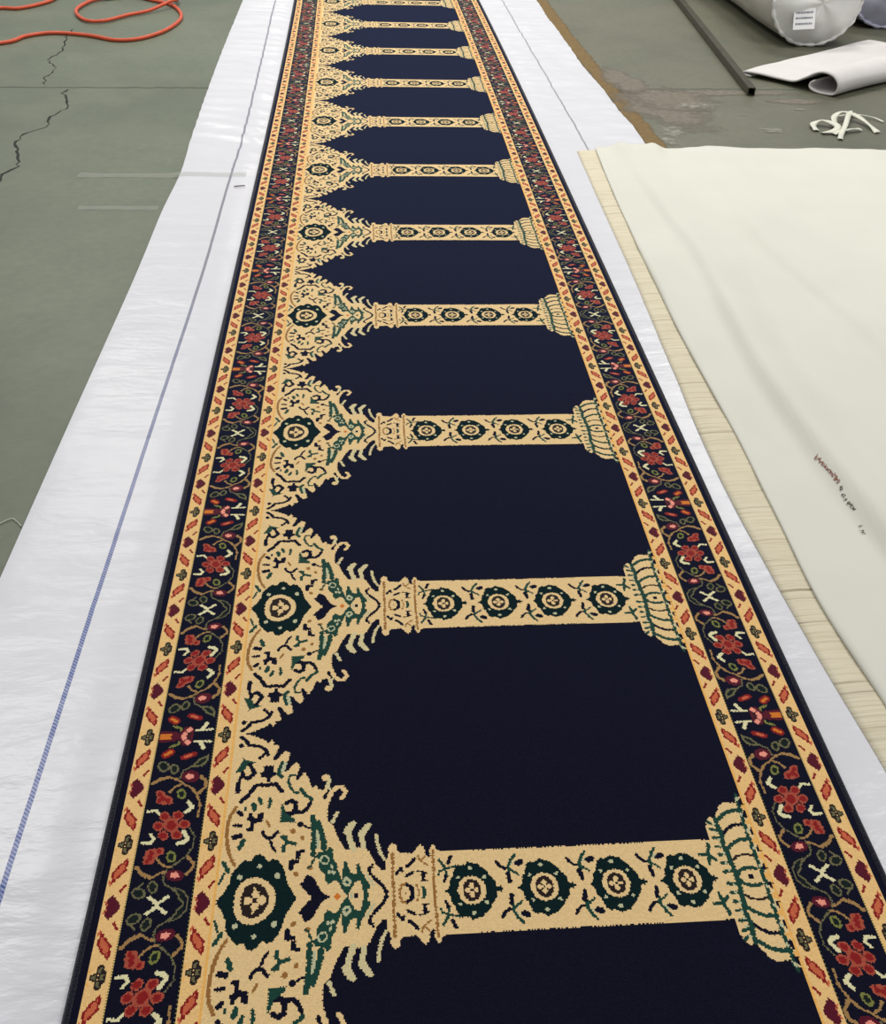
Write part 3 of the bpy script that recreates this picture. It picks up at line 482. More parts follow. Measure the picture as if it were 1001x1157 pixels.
# ---------------------------------------------------------------- floor
def floor_mat(name, c1, c2, c3, rough=.45):
    m = mat(name, srgb(*c1), rough=rough, var=.10, nscale=30, bump=.12, bscale=60, spec=.4, var2=None)
    nt = m.node_tree; b = nt.nodes['Principled BSDF']; lk = b.inputs['Base Color'].links[0]; src = lk.from_socket
    tc = [n for n in nt.nodes if n.type == 'TEX_COORD'][0]
    for sc, lo, hi, c, amt in ((.55, .42, .62, c2, .8), (2.6, .45, .75, c3, .45), (14, .55, .8, c2, .35)):
        n = nt.nodes.new('ShaderNodeTexNoise'); n.inputs['Scale'].default_value = sc; n.inputs['Detail'].default_value = 6; n.inputs['Roughness'].default_value = .6
        nt.links.new(tc.outputs['Object'], n.inputs['Vector'])
        r = nt.nodes.new('ShaderNodeMapRange'); r.inputs['From Min'].default_value = lo; r.inputs['From Max'].default_value = hi; r.inputs['To Max'].default_value = amt
        nt.links.new(n.outputs['Fac'], r.inputs['Value'])
        mx = nt.nodes.new('ShaderNodeMix'); mx.data_type = 'RGBA'; mx.inputs['B'].default_value = srgb(*c)
        nt.links.new(r.outputs[0], mx.inputs['Factor']); nt.links.new(src, mx.inputs['A']); src = mx.outputs['Result']
    # greener on the left of the carpet, greyer on the right
    sp = nt.nodes.new('ShaderNodeSeparateXYZ'); nt.links.new(tc.outputs['Object'], sp.inputs[0])
    r = nt.nodes.new('ShaderNodeMapRange'); r.inputs['From Min'].default_value = -.8; r.inputs['From Max'].default_value = 1.2; nt.links.new(sp.outputs['X'], r.inputs['Value'])
    mx = nt.nodes.new('ShaderNodeMix'); mx.data_type = 'RGBA'; mx.blend_type = 'MULTIPLY'; mx.inputs['B'].default_value = (1, .86, .87, 1)
    nt.links.new(r.outputs[0], mx.inputs['Factor']); nt.links.new(src, mx.inputs['A']); src = mx.outputs['Result']
    nt.links.new(src, b.inputs['Base Color']); return m
def decal_mat(name, c, cover=.5, scale=18, rough=.7):
    m = mat(name, srgb(*c), rough=rough, var=.2, nscale=40); nt = m.node_tree; b = nt.nodes['Principled BSDF']
    tc = [n for n in nt.nodes if n.type == 'TEX_COORD'][0]
    n = nt.nodes.new('ShaderNodeTexNoise'); n.inputs['Scale'].default_value = scale; n.inputs['Detail'].default_value = 6; n.inputs['Roughness'].default_value = .65
    nt.links.new(tc.outputs['Object'], n.inputs['Vector'])
    at = nt.nodes.new('ShaderNodeAttribute'); at.attribute_name = 'edge'
    ad = nt.nodes.new('ShaderNodeMath'); ad.operation = 'ADD'; nt.links.new(n.outputs['Fac'], ad.inputs[0]); nt.links.new(at.outputs['Fac'], ad.inputs[1])
    r = nt.nodes.new('ShaderNodeMapRange'); r.inputs['From Min'].default_value = 1.0-cover; r.inputs['From Max'].default_value = 1.30-cover; r.inputs['To Max'].default_value = .85
    nt.links.new(ad.outputs[0], r.inputs['Value']); nt.links.new(r.outputs[0], b.inputs['Alpha']); return m
mF = floor_mat('painted_concrete', (102, 110, 91), (82, 91, 75), (120, 121, 104))
mCrack = mat('crack_dark', srgb(44, 48, 42), rough=.9)
mJoint = mat('joint_line', srgb(78, 82, 72), rough=.9)
mStripe = decal_mat('worn_ochre_paint', (124, 100, 58), .68, 16)
mWorn = decal_mat('worn_bare_concrete', (124, 117, 104), .60, 9)
mSpot = decal_mat('pale_chips', (150, 148, 134), .40, 30)
FV = []; FF = []; FM = []; FE = []
def fl_face(pts, mi, z, e=None):
    n = len(FV)
    for i, p in enumerate(pts): FV.append((p[0], p[1], z)); FE.append(e[i] if e else .5)
    FF.append(tuple(range(n, n+len(pts)))); FM.append(mi)
for i in range(16):
    for j in range(20):
        fl_face([(-8+i, -5+j), (-7+i, -5+j), (-7+i, -4+j), (-8+i, -4+j)], 0, 0)
def strip(pts, w, mi, z=.0004, jag=.3, soft=False):
    pts = [Vector((p[0], p[1], 0)) for p in pts]
    fine = []
    for a, b in zip(pts, pts[1:]):
        k = max(1, int((b-a).length/.03))
        for i in range(k):
            q = a.lerp(b, i/k)
            if not soft: q += Vector((random.uniform(-1, 1), random.uniform(-1, 1), 0))*.008*min(1, jag*3)
            fine.append(q)
    fine.append(pts[-1]); prev = None
    for i, q in enumerate(fine):
        t = (fine[min(i+1, len(fine)-1)]-fine[max(i-1, 0)]).normalized(); nn = Vector((-t.y, t.x, 0))
        ww = w*(1+random.uniform(-jag, jag)) if not soft else w
        if soft: row = [q-nn*ww, q-nn*ww*.4, q+nn*ww*.4, q+nn*ww]; ed = [-.22, .3, .3, -.22]
        else: row = [q-nn*ww/2, q+nn*ww/2]; ed = [.5, .5]
        if prev:
            for k in range(len(row)-1): fl_face([prev[k], row[k], row[k+1], prev[k+1]], mi, z, [ed[k], ed[k], ed[k+1], ed[k+1]])
        prev = row
def blob(cx, cy, rx, ry, mi, z=.0006, rot=0):
    n = 20; c, s = math.cos(rot), math.sin(rot)
    R = [[(cx+(c*math.cos(a)*rx-s*math.sin(a)*ry)*k, cy+(s*math.cos(a)*rx+c*math.sin(a)*ry)*k) for a in [2*math.pi*i/n for i in range(n)]] for k in (.45, 1.5)]
    fl_face(R[0], mi, z, [.3]*n)
    for i in range(n): i2 = (i+1) % n; fl_face([R[0][i], R[1][i], R[1][i2], R[0][i2]], mi, z, [.3, -.35, -.35, .3])
strip([(-1.558, 5.051), (-1.575, 4.98), (-1.52, 4.85), (-1.506, 4.74), (-1.55, 4.62), (-1.53, 4.48), (-1.60, 4.38), (-1.60, 4.25), (-1.55, 4.1), (-1.52, 3.98), (-1.56, 3.86), (-1.54, 3.787), (-1.58, 3.6), (-1.63, 3.3)], .009, 1, jag=.6)
strip([(-1.80, 6.25), (-1.792, 6.049), (-1.75, 5.759), (-1.78, 5.577), (-1.70, 5.4), (-1.72, 5.25), (-1.689, 5.12)], .007, 1, jag=.7)
strip([(-8, 4.98), (-1.88, 5.065), (-.211, 5.128), (1.6, 5.19), (8, 5.35)], .012, 2, jag=.2)
strip([(1.02, 8.5), (1.038, 7.233), (1.045, 6.248), (1.082, 4.987), (1.10, 4.26), (1.12, 3.6)], .052, 3, z=.0007, soft=True)
bl = [(1.26, 4.84, .17, .36, 4, .35), (1.18, 5.30, .10, .28, 4, .2), (1.60, 5.12, .46, .05, 4, .02), (1.97, 4.99, .15, .05, 4, 0), (1.35, 5.0, .22, .2, 4, 0),
      (1.22, 4.5, .09, .12, 5, 0), (1.45, 4.9, .16, .07, 5, 0), (1.70, 4.52, .10, .05, 5, 0), (1.17, 4.36, .05, .08, 5, 0), (1.95, 4.85, .05, .02, 5, 0), (1.62, 4.75, .04, .02, 5, 0)]
for q, (cx_, cy_, rx_, ry_, mi_, ro_) in enumerate(bl): blob(cx_, cy_, rx_, ry_, mi_, z=.0008+q*.0002, rot=ro_)
me = mesh('floor', FV, FF); me.polygons.foreach_set('material_index', FM)
at = me.attributes.new('edge', 'FLOAT', 'POINT'); at.data.foreach_set('value', FE)
tag(link('floor', me, [mF, mCrack, mJoint, mStripe, mWorn, mSpot]), kind='structure')
# ---------------------------------------------------------------- underlay sheet
D_ = [(-1, -.02), (.84, -.014), (1.2, -.008), (2.03, .008), (3.05, .029), (3.8, .032), (4.24, .038), (5.6, .027), (7.05, .010), (9.6, 0)]
DE = [(-1, 0), (3.0, -.006), (3.5, -.006), (3.9, .004), (4.3, -.012), (5.6, -.02), (7.05, -.005), (9.6, 0)]
def un(x, y, z, s): return noise.noise(Vector((x*s, y*s, z)))
NX, NY = 110, 760; XA, XB, YS, YE = -.923, 1.0, -1.2, 9.6
Vv = []; Ff = []; UV = []
for j in range(NY+1):
    y = YS+(YE-YS)*j/NY; d = interp(D_, y)
    for i in range(NX+1):
        x = XA+(XB-XA)*i/NX
        out = max(0, (abs(x)-.622)/.05); out = min(1, out)
        X = x + (d if x < 0 else .5*d)*min(1, abs(x)/.7)
        if x < -.75: X += interp(DE, y)*(-x-.75)/.17
        if x > .85: X += (.035*math.exp(-((y-4.4)/.7)**2)+.012*un(0, y, 3, 2))*(x-.85)/.15
        rip = 0
        if x < 0:
            far = min(1, max(0, (y-3.9)/.25))
            rip = far*(.0052*math.sin(y*2*math.pi/.13+7*un(x, y, 0, 1.6)+x*9)*(.4+abs(un(x, y, 4, 1.5))*1.6)+.008*un(x*.8, y*2.2, 5, 3)+.006*abs(un(x+.6*y, y*.5, 6, 5)))
            rip += (1-far)*(.0014*un(x, y, 7, 6)+.0010*un(x*.6, y*3, 2, 5)+.003*math.exp(-((y-1.455+.05*un(x, 0, 0, 9)))**2/.0004)*.6)
            rip += .005*math.exp(-((y-3.93+.02*x)/.012)**2)
        else:
            rip = .006*un(x*1.2, y, 9, 4)+.006*un(x, y*1.6, 1, 8)+.003*un(x, y, 3, 16)
            rip += .002*max(0, un(x*3, y*.7, 4, 3))
        if y < 4.3 and x > .62:
                k_ = max(0, 1-(x-.62)/.03)*min(1, 1) if y < 4.2 else 1-(4.3-y)/.1*(1 if x > .65 else 0)
                rip = rip*k_-.002*(1-k_)
        rip *= min(1, .35+(x-XA)/.12) if x < -.8 else 1
        edge = .0015 if i in (0, NX) else 0
        z = .0015+out*(max(0, .0055+rip)-edge)
        z = max(z, .0012)
        Vv.append((X, y, z)); UV.append((x, y))
for j in range(NY):
    for i in range(NX):
        a = j*(NX+1)+i; Ff.append((a, a+1, a+NX+2, a+NX+1))
me = mesh('underlay_sheet', Vv, Ff)
uvl = me.uv_layers.new(name='sheet'); li = np.zeros(len(me.loops), np.int32); me.loops.foreach_get('vertex_index', li)
uvl.data.foreach_set('uv', np.array(UV, np.float32)[li].ravel())
mS = mat('woven_white_plastic', srgb(216, 216, 221), rough=.30, var=.015, nscale=5, spec=.45)
nt = mS.node_tree; b = nt.nodes['Principled BSDF']; src = b.inputs['Base Color'].links[0].from_socket
uvn = nt.nodes.new('ShaderNodeUVMap'); uvn.uv_map = 'sheet'; sp = nt.nodes.new('ShaderNodeSeparateXYZ'); nt.links.new(uvn.outputs[0], sp.inputs[0])
def linemask(x0, w, dash=True):
    a = nt.nodes.new('ShaderNodeMath'); a.operation = 'SUBTRACT'; a.inputs[1].default_value = x0; nt.links.new(sp.outputs['X'], a.inputs[0])
    c = nt.nodes.new('ShaderNodeMath'); c.operation = 'ABSOLUTE'; nt.links.new(a.outputs[0], c.inputs[0])
    l = nt.nodes.new('ShaderNodeMath'); l.operation = 'LESS_THAN'; l.inputs[1].default_value = w; nt.links.new(c.outputs[0], l.inputs[0])
    w1 = nt.nodes.new('ShaderNodeMath'); w1.operation = 'MULTIPLY_ADD'; w1.inputs[1].default_value = 900; nt.links.new(sp.outputs['Y'], w1.inputs[0])
    w2 = nt.nodes.new('ShaderNodeMath'); w2.operation = 'MULTIPLY'; w2.inputs[1].default_value = 700; nt.links.new(sp.outputs['X'], w2.inputs[0]); nt.links.new(w2.outputs[0], w1.inputs[2])
    s = nt.nodes.new('ShaderNodeMath'); s.operation = 'SINE'; nt.links.new(w1.outputs[0], s.inputs[0])
    r = nt.nodes.new('ShaderNodeMapRange'); r.inputs['From Min'].default_value = -1; r.inputs['From Max'].default_value = .3; r.inputs['To Min'].default_value = .6; nt.links.new(s.outputs[0], r.inputs['Value'])
    m_ = nt.nodes.new('ShaderNodeMath'); m_.operation = 'MULTIPLY'; nt.links.new(l.outputs[0], m_.inputs[0]); nt.links.new(r.outputs[0], m_.inputs[1]); return m_.outputs[0]
blue = nt.nodes.new('ShaderNodeMix'); blue.data_type = 'RGBA'; blue.inputs['A'].default_value = srgb(58, 82, 150); blue.inputs['B'].default_value = srgb(112, 112, 128)
ry = nt.nodes.new('ShaderNodeMapRange'); ry.inputs['From Min'].default_value = 1.4; ry.inputs['From Max'].default_value = 3; nt.links.new(sp.outputs['Y'], ry.inputs['Value']); nt.links.new(ry.outputs[0], blue.inputs['Factor'])
for x0, w, csock in ((-.722, .0046, blue.outputs['Result']), (.765, .0038, None)):
    mx = nt.nodes.new('ShaderNodeMix'); mx.data_type = 'RGBA'; nt.links.new(linemask(x0, w), mx.inputs['Factor']); nt.links.new(src, mx.inputs['A'])
    if csock: nt.links.new(csock, mx.inputs['B'])
    else: mx.inputs['B'].default_value = srgb(128, 128, 138)
    src = mx.outputs['Result']
# soft lengthwise creases printed by the weave
nt.links.new(src, b.inputs['Base Color'])
mp = nt.nodes.new('ShaderNodeMapping'); mp.inputs['Scale'].default_value = (.45, 1, 1); nt.links.new(uvn.outputs[0], mp.inputs['Vector'])
n1 = nt.nodes.new('ShaderNodeTexNoise'); n1.inputs['Scale'].default_value = 14; n1.inputs['Detail'].default_value = 5; n1.inputs['Distortion'].default_value = .15; nt.links.new(mp.outputs[0], n1.inputs['Vector'])
bp = nt.nodes.new('ShaderNodeBump'); bp.inputs['Strength'].default_value = .5; bp.inputs['Distance'].default_value = .012; nt.links.new(n1.outputs['Fac'], bp.inputs['Height'])
wv = nt.nodes.new('ShaderNodeTexChecker'); wv.inputs['Scale'].default_value = 400; nt.links.new(uvn.outputs[0], wv.inputs['Vector'])
bp2 = nt.nodes.new('ShaderNodeBump'); bp2.inputs['Strength'].default_value = .12; bp2.inputs['Distance'].default_value = .001; nt.links.new(wv.outputs['Fac'], bp2.inputs['Height']); nt.links.new(bp.outputs[0], bp2.inputs['Normal'])
nt.links.new(bp2.outputs[0], b.inputs['Normal'])
sheet = link('underlay_sheet', me, mS, smooth=True)
tag(sheet, 'white woven plastic sheet with one blue stripe lying under the long carpet', 'sheet')
# ---------------------------------------------------------------- ribbed beige cloth and cream cloth
RL = [(-.8, .70), (.6, .70), (1.0, .691), (1.244, .674), (1.525, .661), (1.879, .654), (2.365, .671), (2.969, .695), (3.727, .716), (4.193, .730)]
CL = [(-.8, .775), (.8, .765), (1.132, .749), (1.387, .729), (1.737, .737), (2.03, .745), (2.439, .742), (2.969, .754), (3.546, .774), (4.218, .811)]
Vv = []; Ff = []; UV = []; NX, NY = 30, 500; YTOP = 4.195
for j in range(NY+1):
    y = -.8+(YTOP+.8)*j/NY; x0 = interp(RL, y)+.0012*un(0, y, 2, 5)
    for i in range(NX+1):
        t = i/NX; x = x0+t*.42
        z = .0095+.0025*un(x*.5, y, 3, 9)*min(1, t*6)+.0006*math.sin(y*390)*(.5+.5*un(x, y*3, 8, 4))
        z -= .004*max(0, 1-t*12)
        Vv.append((x, y, z)); UV.append((x, y))
for j in range(NY):
    for i in range(NX): a = j*(NX+1)+i; Ff.append((a, a+1, a+NX+2, a+NX+1))
def thick(o, t):
    s = o.modifiers.new('solid', 'SOLIDIFY'); s.thickness = t; s.offset = 1
mR = mat('ribbed_beige_weave', srgb(212, 203, 178), rough=.85, var=.05, nscale=20, spec=.15)
nt = mR.node_tree; b = nt.nodes['Principled BSDF']; src = b.inputs['Base Color'].links[0].from_socket
tc = [n for n in nt.nodes if n.type == 'TEX_COORD'][0]
for st, sc, lo, hi, c, amt in (((.5, 60, 1), 4, .5, .72, (176, 160, 124), .75), ((.35, 30, 1), 3, .62, .70, (120, 104, 76), .75), ((1, 40, 1), 9, .35, .55, (228, 220, 196), .5)):
    mp = nt.nodes.new('ShaderNodeMapping'); mp.inputs['Scale'].default_value = st; nt.links.new(tc.outputs['Object'], mp.inputs['Vector'])
    n = nt.nodes.new('ShaderNodeTexNoise'); n.inputs['Scale'].default_value = sc; n.inputs['Detail'].default_value = 2; nt.links.new(mp.outputs[0], n.inputs['Vector'])
    r = nt.nodes.new('ShaderNodeMapRange'); r.inputs['From Min'].default_value = lo; r.inputs['From Max'].default_value = hi; r.inputs['To Max'].default_value = amt; nt.links.new(n.outputs['Fac'], r.inputs['Value'])
    mx = nt.nodes.new('ShaderNodeMix'); mx.data_type = 'RGBA'; mx.inputs['B'].default_value = srgb(*c); nt.links.new(r.outputs[0], mx.inputs['Factor']); nt.links.new(src, mx.inputs['A']); src = mx.outputs['Result']
nt.links.new(src, b.inputs['Base Color'])
rib = link('ribbed_cloth', mesh('ribbed_cloth', Vv, Ff), mR, smooth=True); thick(rib, .0012)
tag(rib, 'beige ribbed cloth showing as a narrow strip beneath the cream fabric edge', 'cloth')
RID = [(-.8, 1.02), (1.2, .985), (1.603, .955), (1.909, .929), (2.242, .909), (2.598, .921), (3.108, .956), (3.42, .944), (4.2, .93)]
RID2 = [(-.8, 1.5), (2.431, 1.318), (2.651, 1.299), (3.037, 1.24), (3.339, 1.216), (4.207, 1.303)]
def cream_z(x, y):
    z = .014
    r = interp(RID, y); d = x-r; amp = interp([(0, .034), (1.6, .036), (2.6, .034), (3.4, .022), (4.1, .008)], y)
    z += amp*(math.exp(-(d/.10)**2) if d > 0 else math.exp(-(d/.030)**2))
    d = x-interp(RID2, y); z += .018*(math.exp(-(d/.14)**2) if d > 0 else math.exp(-(d/.03)**2))*interp([(1.5, .2), (2.4, 1), (4.2, .3)], y)
    d = x-1.75-.35*(3-y); z += .012*math.exp(-(d/.08)**2)*interp([(1, 0), (2.2, 1), (4.2, .2)], y)
    z += .012*un(x*1.3, y*.6, 11, 3.2)+.006*un(x*1.4, y*.5, 13, 7)
    e = math.exp(-((y-4.21)/.10)**2); z += e*(.020*math.exp(-((x-1.06)/.035)**2)+.014*math.exp(-((x-.92)/.04)**2)+.008*math.exp(-((x-1.0)/.03)**2))
    return max(z, .0125)
Vv = []; Ff = []; NX, NY = 170, 330
for j in range(NY+1):
    y = -.8+(5.02)*j/NY; x0 = interp(CL, y)+.0015*un(0, y, 6, 4)
    for i in range(NX+1):
        t = i/NX; x = x0+(3.4-x0)*t**1.25
        z = cream_z(x, y); de = x-x0
        if de < .03: z = .0125+(z-.0125)*(de/.03)**.5+.003*math.sin(math.pi*min(1, de/.02))
        yy = y+(.008*un(x, 0, 4, 5)+.006*math.exp(-((x-1.06)/.04)**2) if j == NY else 0)
        Vv.append((x, yy, z))
for j in range(NY):
    for i in range(NX): a = j*(NX+1)+i; Ff.append((a, a+1, a+NX+2, a+NX+1))
mC = mat('cream_fabric', srgb(216, 215, 203), rough=.8, var=.02, nscale=4, bump=.08, bscale=700, spec=.2, sheen=.1)
crm = link('cream_fabric', mesh('cream_fabric', Vv, Ff), mC, smooth=True); thick(crm, .003)
tag(crm, 'large sheet of cream white fabric spread on the floor beside the carpet', 'fabric')
# small reddish brown printing along the fold
mInk = mat('red_brown_ink', srgb(140, 88, 76), rough=.8); mInk2 = mat('dark_ink', srgb(96, 80, 76), rough=.8)
Vv = []; Ff = []; FMi = []
def dash(x, y, a, l, w, mi):
    c, s = math.cos(a), math.sin(a); n = len(Vv)
    for dx, dy in ((-l, -w), (l, -w), (l, w), (-l, w)):
        X, Yy = x+c*dx-s*dy, y+s*dx+c*dy; Vv.append((X, Yy, cream_z(X, Yy)+.0060))
    Ff.append((n, n+1, n+2, n+3)); FMi.append(mi if mi == 0 or y > 1.69 else 2)
y = 1.895
while y > 1.60:
    x = -.012+interp([(1.598, .916), (1.682, .925), (1.738, .921), (1.783, .924), (1.89, .911)], y)
    dens = 1 if y > 1.79 else (.9 if 1.70 < y < 1.75 else .25)
    if random.random() < dens:
        for q in range(3):
            dash(x+random.uniform(-.003, .003), y+random.uniform(-.002, .002), random.uniform(0, 3.1), random.uniform(.0015, .0035), .0008, 0 if y > 1.78 else 1)
    y -= .0055
for mi, (mk, lb) in enumerate(((mInk, 'reddish brown printed line along the fold'), (mInk2, 'row of small dark printed marks along the fold'), (mInk2, 'faint last dark marks of the printed row'))):
    ff = [f for f, q in zip(Ff, FMi) if q == mi]
    if not ff: continue
    ids = sorted({i for f in ff for i in f}); mp_ = {v: k for k, v in enumerate(ids)}
    link('printed_line', mesh('printed_line', [Vv[i] for i in ids], [tuple(mp_[i] for i in f) for f in ff]), mk, crm)['label'] = lb
# ---------------------------------------------------------------- tapes, tag, threads
mT = mat('clear_tape', srgb(190, 192, 180), rough=.18, var=.05, spec=.6); mT.node_tree.nodes['Principled BSDF'].inputs['Alpha'].default_value = .28
def tape(x0, x1, y0, w, lab, z=.0012, slope=0.0):
    Vv = []; Ff = []; n = 60
    for i in range(n+1):
        x = x0+(x1-x0)*i/n
        for k in range(5):
            t = k/4-.5; Vv.append((x, y0+slope*(x-x0)+t*w*(1+.5*un(x, 1, 8, 6))+.006*un(x, k, 2, 9), z+(.0075 if x > -.87 else (.0085*max(0, (x+.92)/.05)))+.003*abs(un(x, k*.4, 5, 22))))
    for i in range(n):
        for k in range(4): a = i*5+k; Ff.append((a, a+5, a+6, a+1))
    o = link('tape_strip', mesh('tape_strip', Vv, Ff), mT, smooth=True)
    tag(o, lab, 'tape', 'clear tape strips on the floor'); return o
tape(-1.27, -.63, 3.885, .045, 'creased clear tape strip running from the bare floor onto the white plastic sheet')
tape(-1.20, -.915, 3.552, .035, 'short clear tape strip lying wholly on the bare floor')
mTh = mat('white_thread', srgb(200, 200, 180), rough=.8)
V_, F_ = tube(smooth_path([(-1.12, 1.62, .0025), (-1.0, 1.715, .0025), (-.962, 1.748, .003), (-.948, 1.742, .003), (-.931, 1.722, .003)]), .0011, 6)
tag(link('loose_thread', mesh('loose_thread', V_, F_), mTh, smooth=True), 'thin white thread lying bent on the floor beside the plastic sheet', 'thread')
mTag = mat('grey_thread', srgb(120, 108, 112), rough=.8)
V_, F_ = tube(smooth_path([(-.664, 3.745, .0115), (-.645, 3.75, .012), (-.624, 3.755, .0115)]), .0022, 6)
tag(link('loose_thread', mesh('loose_thread', V_, F_), mTag, smooth=True), 'short grey thread on the white sheet close to the carpet edge', 'thread')
# ---------------------------------------------------------------- orange hose
mO = mat('orange_rubber', srgb(205, 84, 52), rough=.45, var=.08, spec=.4)
z0 = .0105
hp = [(-3.3, 5.75), (-2.5, 5.72), (-2.093, 5.86), (-2.002, 6.02), (-1.876, 6.105), (-1.674, 6.06), (-1.51, 5.965), (-1.379, 6.017), (-1.27, 6.234), (-1.235, 6.55), (-1.33, 6.86), (-1.50, 7.02), (-1.75, 7.25), (-1.9, 7.6)]
V_, F_ = tube(smooth_path([(x, y, z0) for x, y in hp]), .0100, 12)
hose = link('orange_hose', mesh('orange_hose', V_, F_), mO, smooth=True); tag(hose, 'bright orange hose looping over the floor at far left, the long looped piece', 'hose', None)
hp = [(-1.31, 6.93, .036), (-1.42, 6.75, .016), (-1.551, 6.60, .013), (-1.66, 6.40, .013), (-1.77, 6.42, .013), (-1.87, 6.66, .013), (-1.84, 6.92, .013), (-1.72, 7.05, .013), (-1.58, 6.98, .013), (-1.43, 6.90, .016), (-1.36, 6.88, .026)]
hp = [(-1.62, 7.5, .013), (-1.40, 7.16, .013), (-1.315, 6.98, .022), (-1.34, 6.84, .036), (-1.44, 6.68, .016), (-1.551, 6.56, .013), (-1.66, 6.40, .013), (-1.77, 6.42, .013), (-1.87, 6.66, .013), (-1.84, 6.92, .013), (-1.76, 7.02, .013)]
V_, F_ = tube(smooth_path(hp), .0098, 12)
h2 = link('orange_hose', mesh('orange_hose', V_, F_), mO, smooth=True); tag(h2, 'short orange hose end curled inside the big hose loop', 'hose', None)
V_, F_ = tube([Vector((-1.765, 7.012, .013)), Vector((-1.71, 7.05, .013)), Vector((-1.68, 7.075, .013))], .014, 12); link('connector', mesh('connector', V_, F_), mat('pale_metal', srgb(190, 180, 160), rough=.3, metal=.6), h2)['label'] = 'pale metal hose connector'
V_, F_ = tube(smooth_path([(-3.0, 6.55, z0), (-2.5, 6.64, z0), (-2.323, 6.70, z0), (-2.216, 6.70, z0), (-2.12, 6.83, z0), (-2.07, 7.0, z0), (-2.08, 7.4, z0)]), .0100, 12)
h3 = link('orange_hose', mesh('orange_hose', V_, F_), mO, smooth=True); tag(h3, 'piece of orange hose in the far left corner, behind the looped one', 'hose', None)
# ---------------------------------------------------------------- metal pipe
mP = mat('dark_metal_pipe', srgb(74, 70, 56), rough=.4, metal=.5, var=.2, nscale=12)
a, b_ = Vector((1.775, 5.08, .021)), Vector((2.08, 8.3, .021)); d = (b_-a).normalized(); s = Vector((0, 0, 1)).cross(d).normalized()
V_ = []; F_ = []
hs = .019; hi = .0155
for (p, q) in ((a, hs), (b_, hs), (b_, hi), (a, hi), (a+d*.25, hi*.98)):
    for sx, sz in ((-1, -1), (1, -1), (1, 1), (-1, 1)): V_.append(p+s*sx*q+Vector((0, 0, sz*q)))
for r0, r1 in ((0, 1), (1, 2), (3, 0), (3, 4)):
    for k in range(4): k2 = (k+1) % 4; F_.append((r0*4+k, r0*4+k2, r1*4+k2, r1*4+k))
F_.append((16, 17, 18, 19)); F_.append((8, 9, 10, 11))
pm = mesh('metal_pipe', V_, F_); po = link('metal_pipe', pm, mP); bv = po.modifiers.new('bevel', 'BEVEL'); bv.width = .003; bv.segments = 2
tag(po, 'long dark square metal tube lying on the bare floor', 'tube')
# ---------------------------------------------------------------- wrapped rolls
mW = mat('white_wrap_plastic', srgb(226, 225, 222), rough=.35, var=.03, nscale=6, bump=.5, bscale=22, spec=.5)
mW2 = mat('grey_pink_wrap', srgb(184, 178, 170), rough=.4, var=.10, nscale=5, bump=.7, bscale=18, spec=.45)
mLav = mat('lavender_wrap', srgb(190, 190, 212), rough=.35, var=.06, nscale=6, bump=.6, bscale=18, spec=.45)
def roll(name, cx, y0, y1, R, squash, m_body, m_end, lab, seed, rz=0):
    root = empty(name, (cx, y0, 0), rz); tag(root, lab, 'roll')
    n = 72; rings = 60; V_ = []; F_ = []
    for j in range(rings+1):
        t = j/rings; y = (y1-y0)*t
        sh = 1-.10*math.exp(-((t)/.02)**2)
        for k in range(n):
            a = 2*math.pi*k/n
            r = R*sh*(1+.022*noise.noise(Vector((math.cos(a)*2, math.sin(a)*2, y*2.2+seed)))+.010*noise.noise(Vector((math.cos(a)*6, math.sin(a)*6, y*4+seed))))
            z = R*squash+math.sin(a)*r*squash
            V_.append((math.cos(a)*r, y, max(z, .004)))
    for j in range(rings):
        for k in range(n): k2 = (k+1) % n; F_.append((j*n+k, j*n+k2, (j+1)*n+k2, (j+1)*n+k))
    F_.append(tuple(rings*n+k for k in range(n)))
    link('wrapped_body', mesh('wrapped_body', V_, F_), m_body, root, True)
    # end face: gathered plastic, bulging, with radial creases
    V_ = []; F_ = []; ne = 14
    for j in range(ne+1):
        f = 1-j/ne
        for k in range(n):
            a = 2*math.pi*k/n; ff = f*.965
            bul = -.075*(1-f**2.2)+.010*math.sin(a*5+seed)*f*(1-f)*4+.022*noise.noise(Vector((math.cos(a)*f*2.2, math.sin(a)*f*2.2, seed+9)))*(1-f**6)
            V_.append((math.cos(a)*R*ff, bul-.002, max(R*squash+math.sin(a)*R*squash*ff, .004)))
    for j in range(ne):
        for k in range(n): k2 = (k+1) % n; F_.append((j*n+k, (j+1)*n+k, (j+1)*n+k2, j*n+k2))
    F_.append(tuple(ne*n+k for k in range(n))[::-1])
    end = link('end_cover', mesh('end_cover', V_, F_), m_end, root, True)
    # gathered rim
    pts = []
    for k in range(n+1):
        a = 2*math.pi*k/n; w = 1+.004*math.sin(a*13+seed)+.004*math.sin(a*29)
        pts.append(Vector((math.cos(a)*R*.965*w, -.004+.003*math.sin(a*17), max(R*squash+math.sin(a)*R*squash*.965*w, .012))))
    V_, F_ = tube(pts, lambda i: .010+.004*math.sin(i*2.1), 8); link('seam', mesh('seam', V_, F_), m_end, root, True)
    return root
r1 = roll('wrapped_roll', 2.455, 6.12, 8.6, .268, .92, mW2, mW, 'large roll wrapped in white plastic with a small printed sticker on its end', 1.3)
mSt = mat('sticker_paper', srgb(245, 245, 245), rough=.5, var=.01); mPr = mat('sticker_print', srgb(120, 124, 134), rough=.6)
r2 = roll('wrapped_roll', 3.14, 6.62, 8.8, .27, .92, mLav, mLav, 'bluish lavender plastic wrapped roll at the far right corner, without sticker', 5.1)
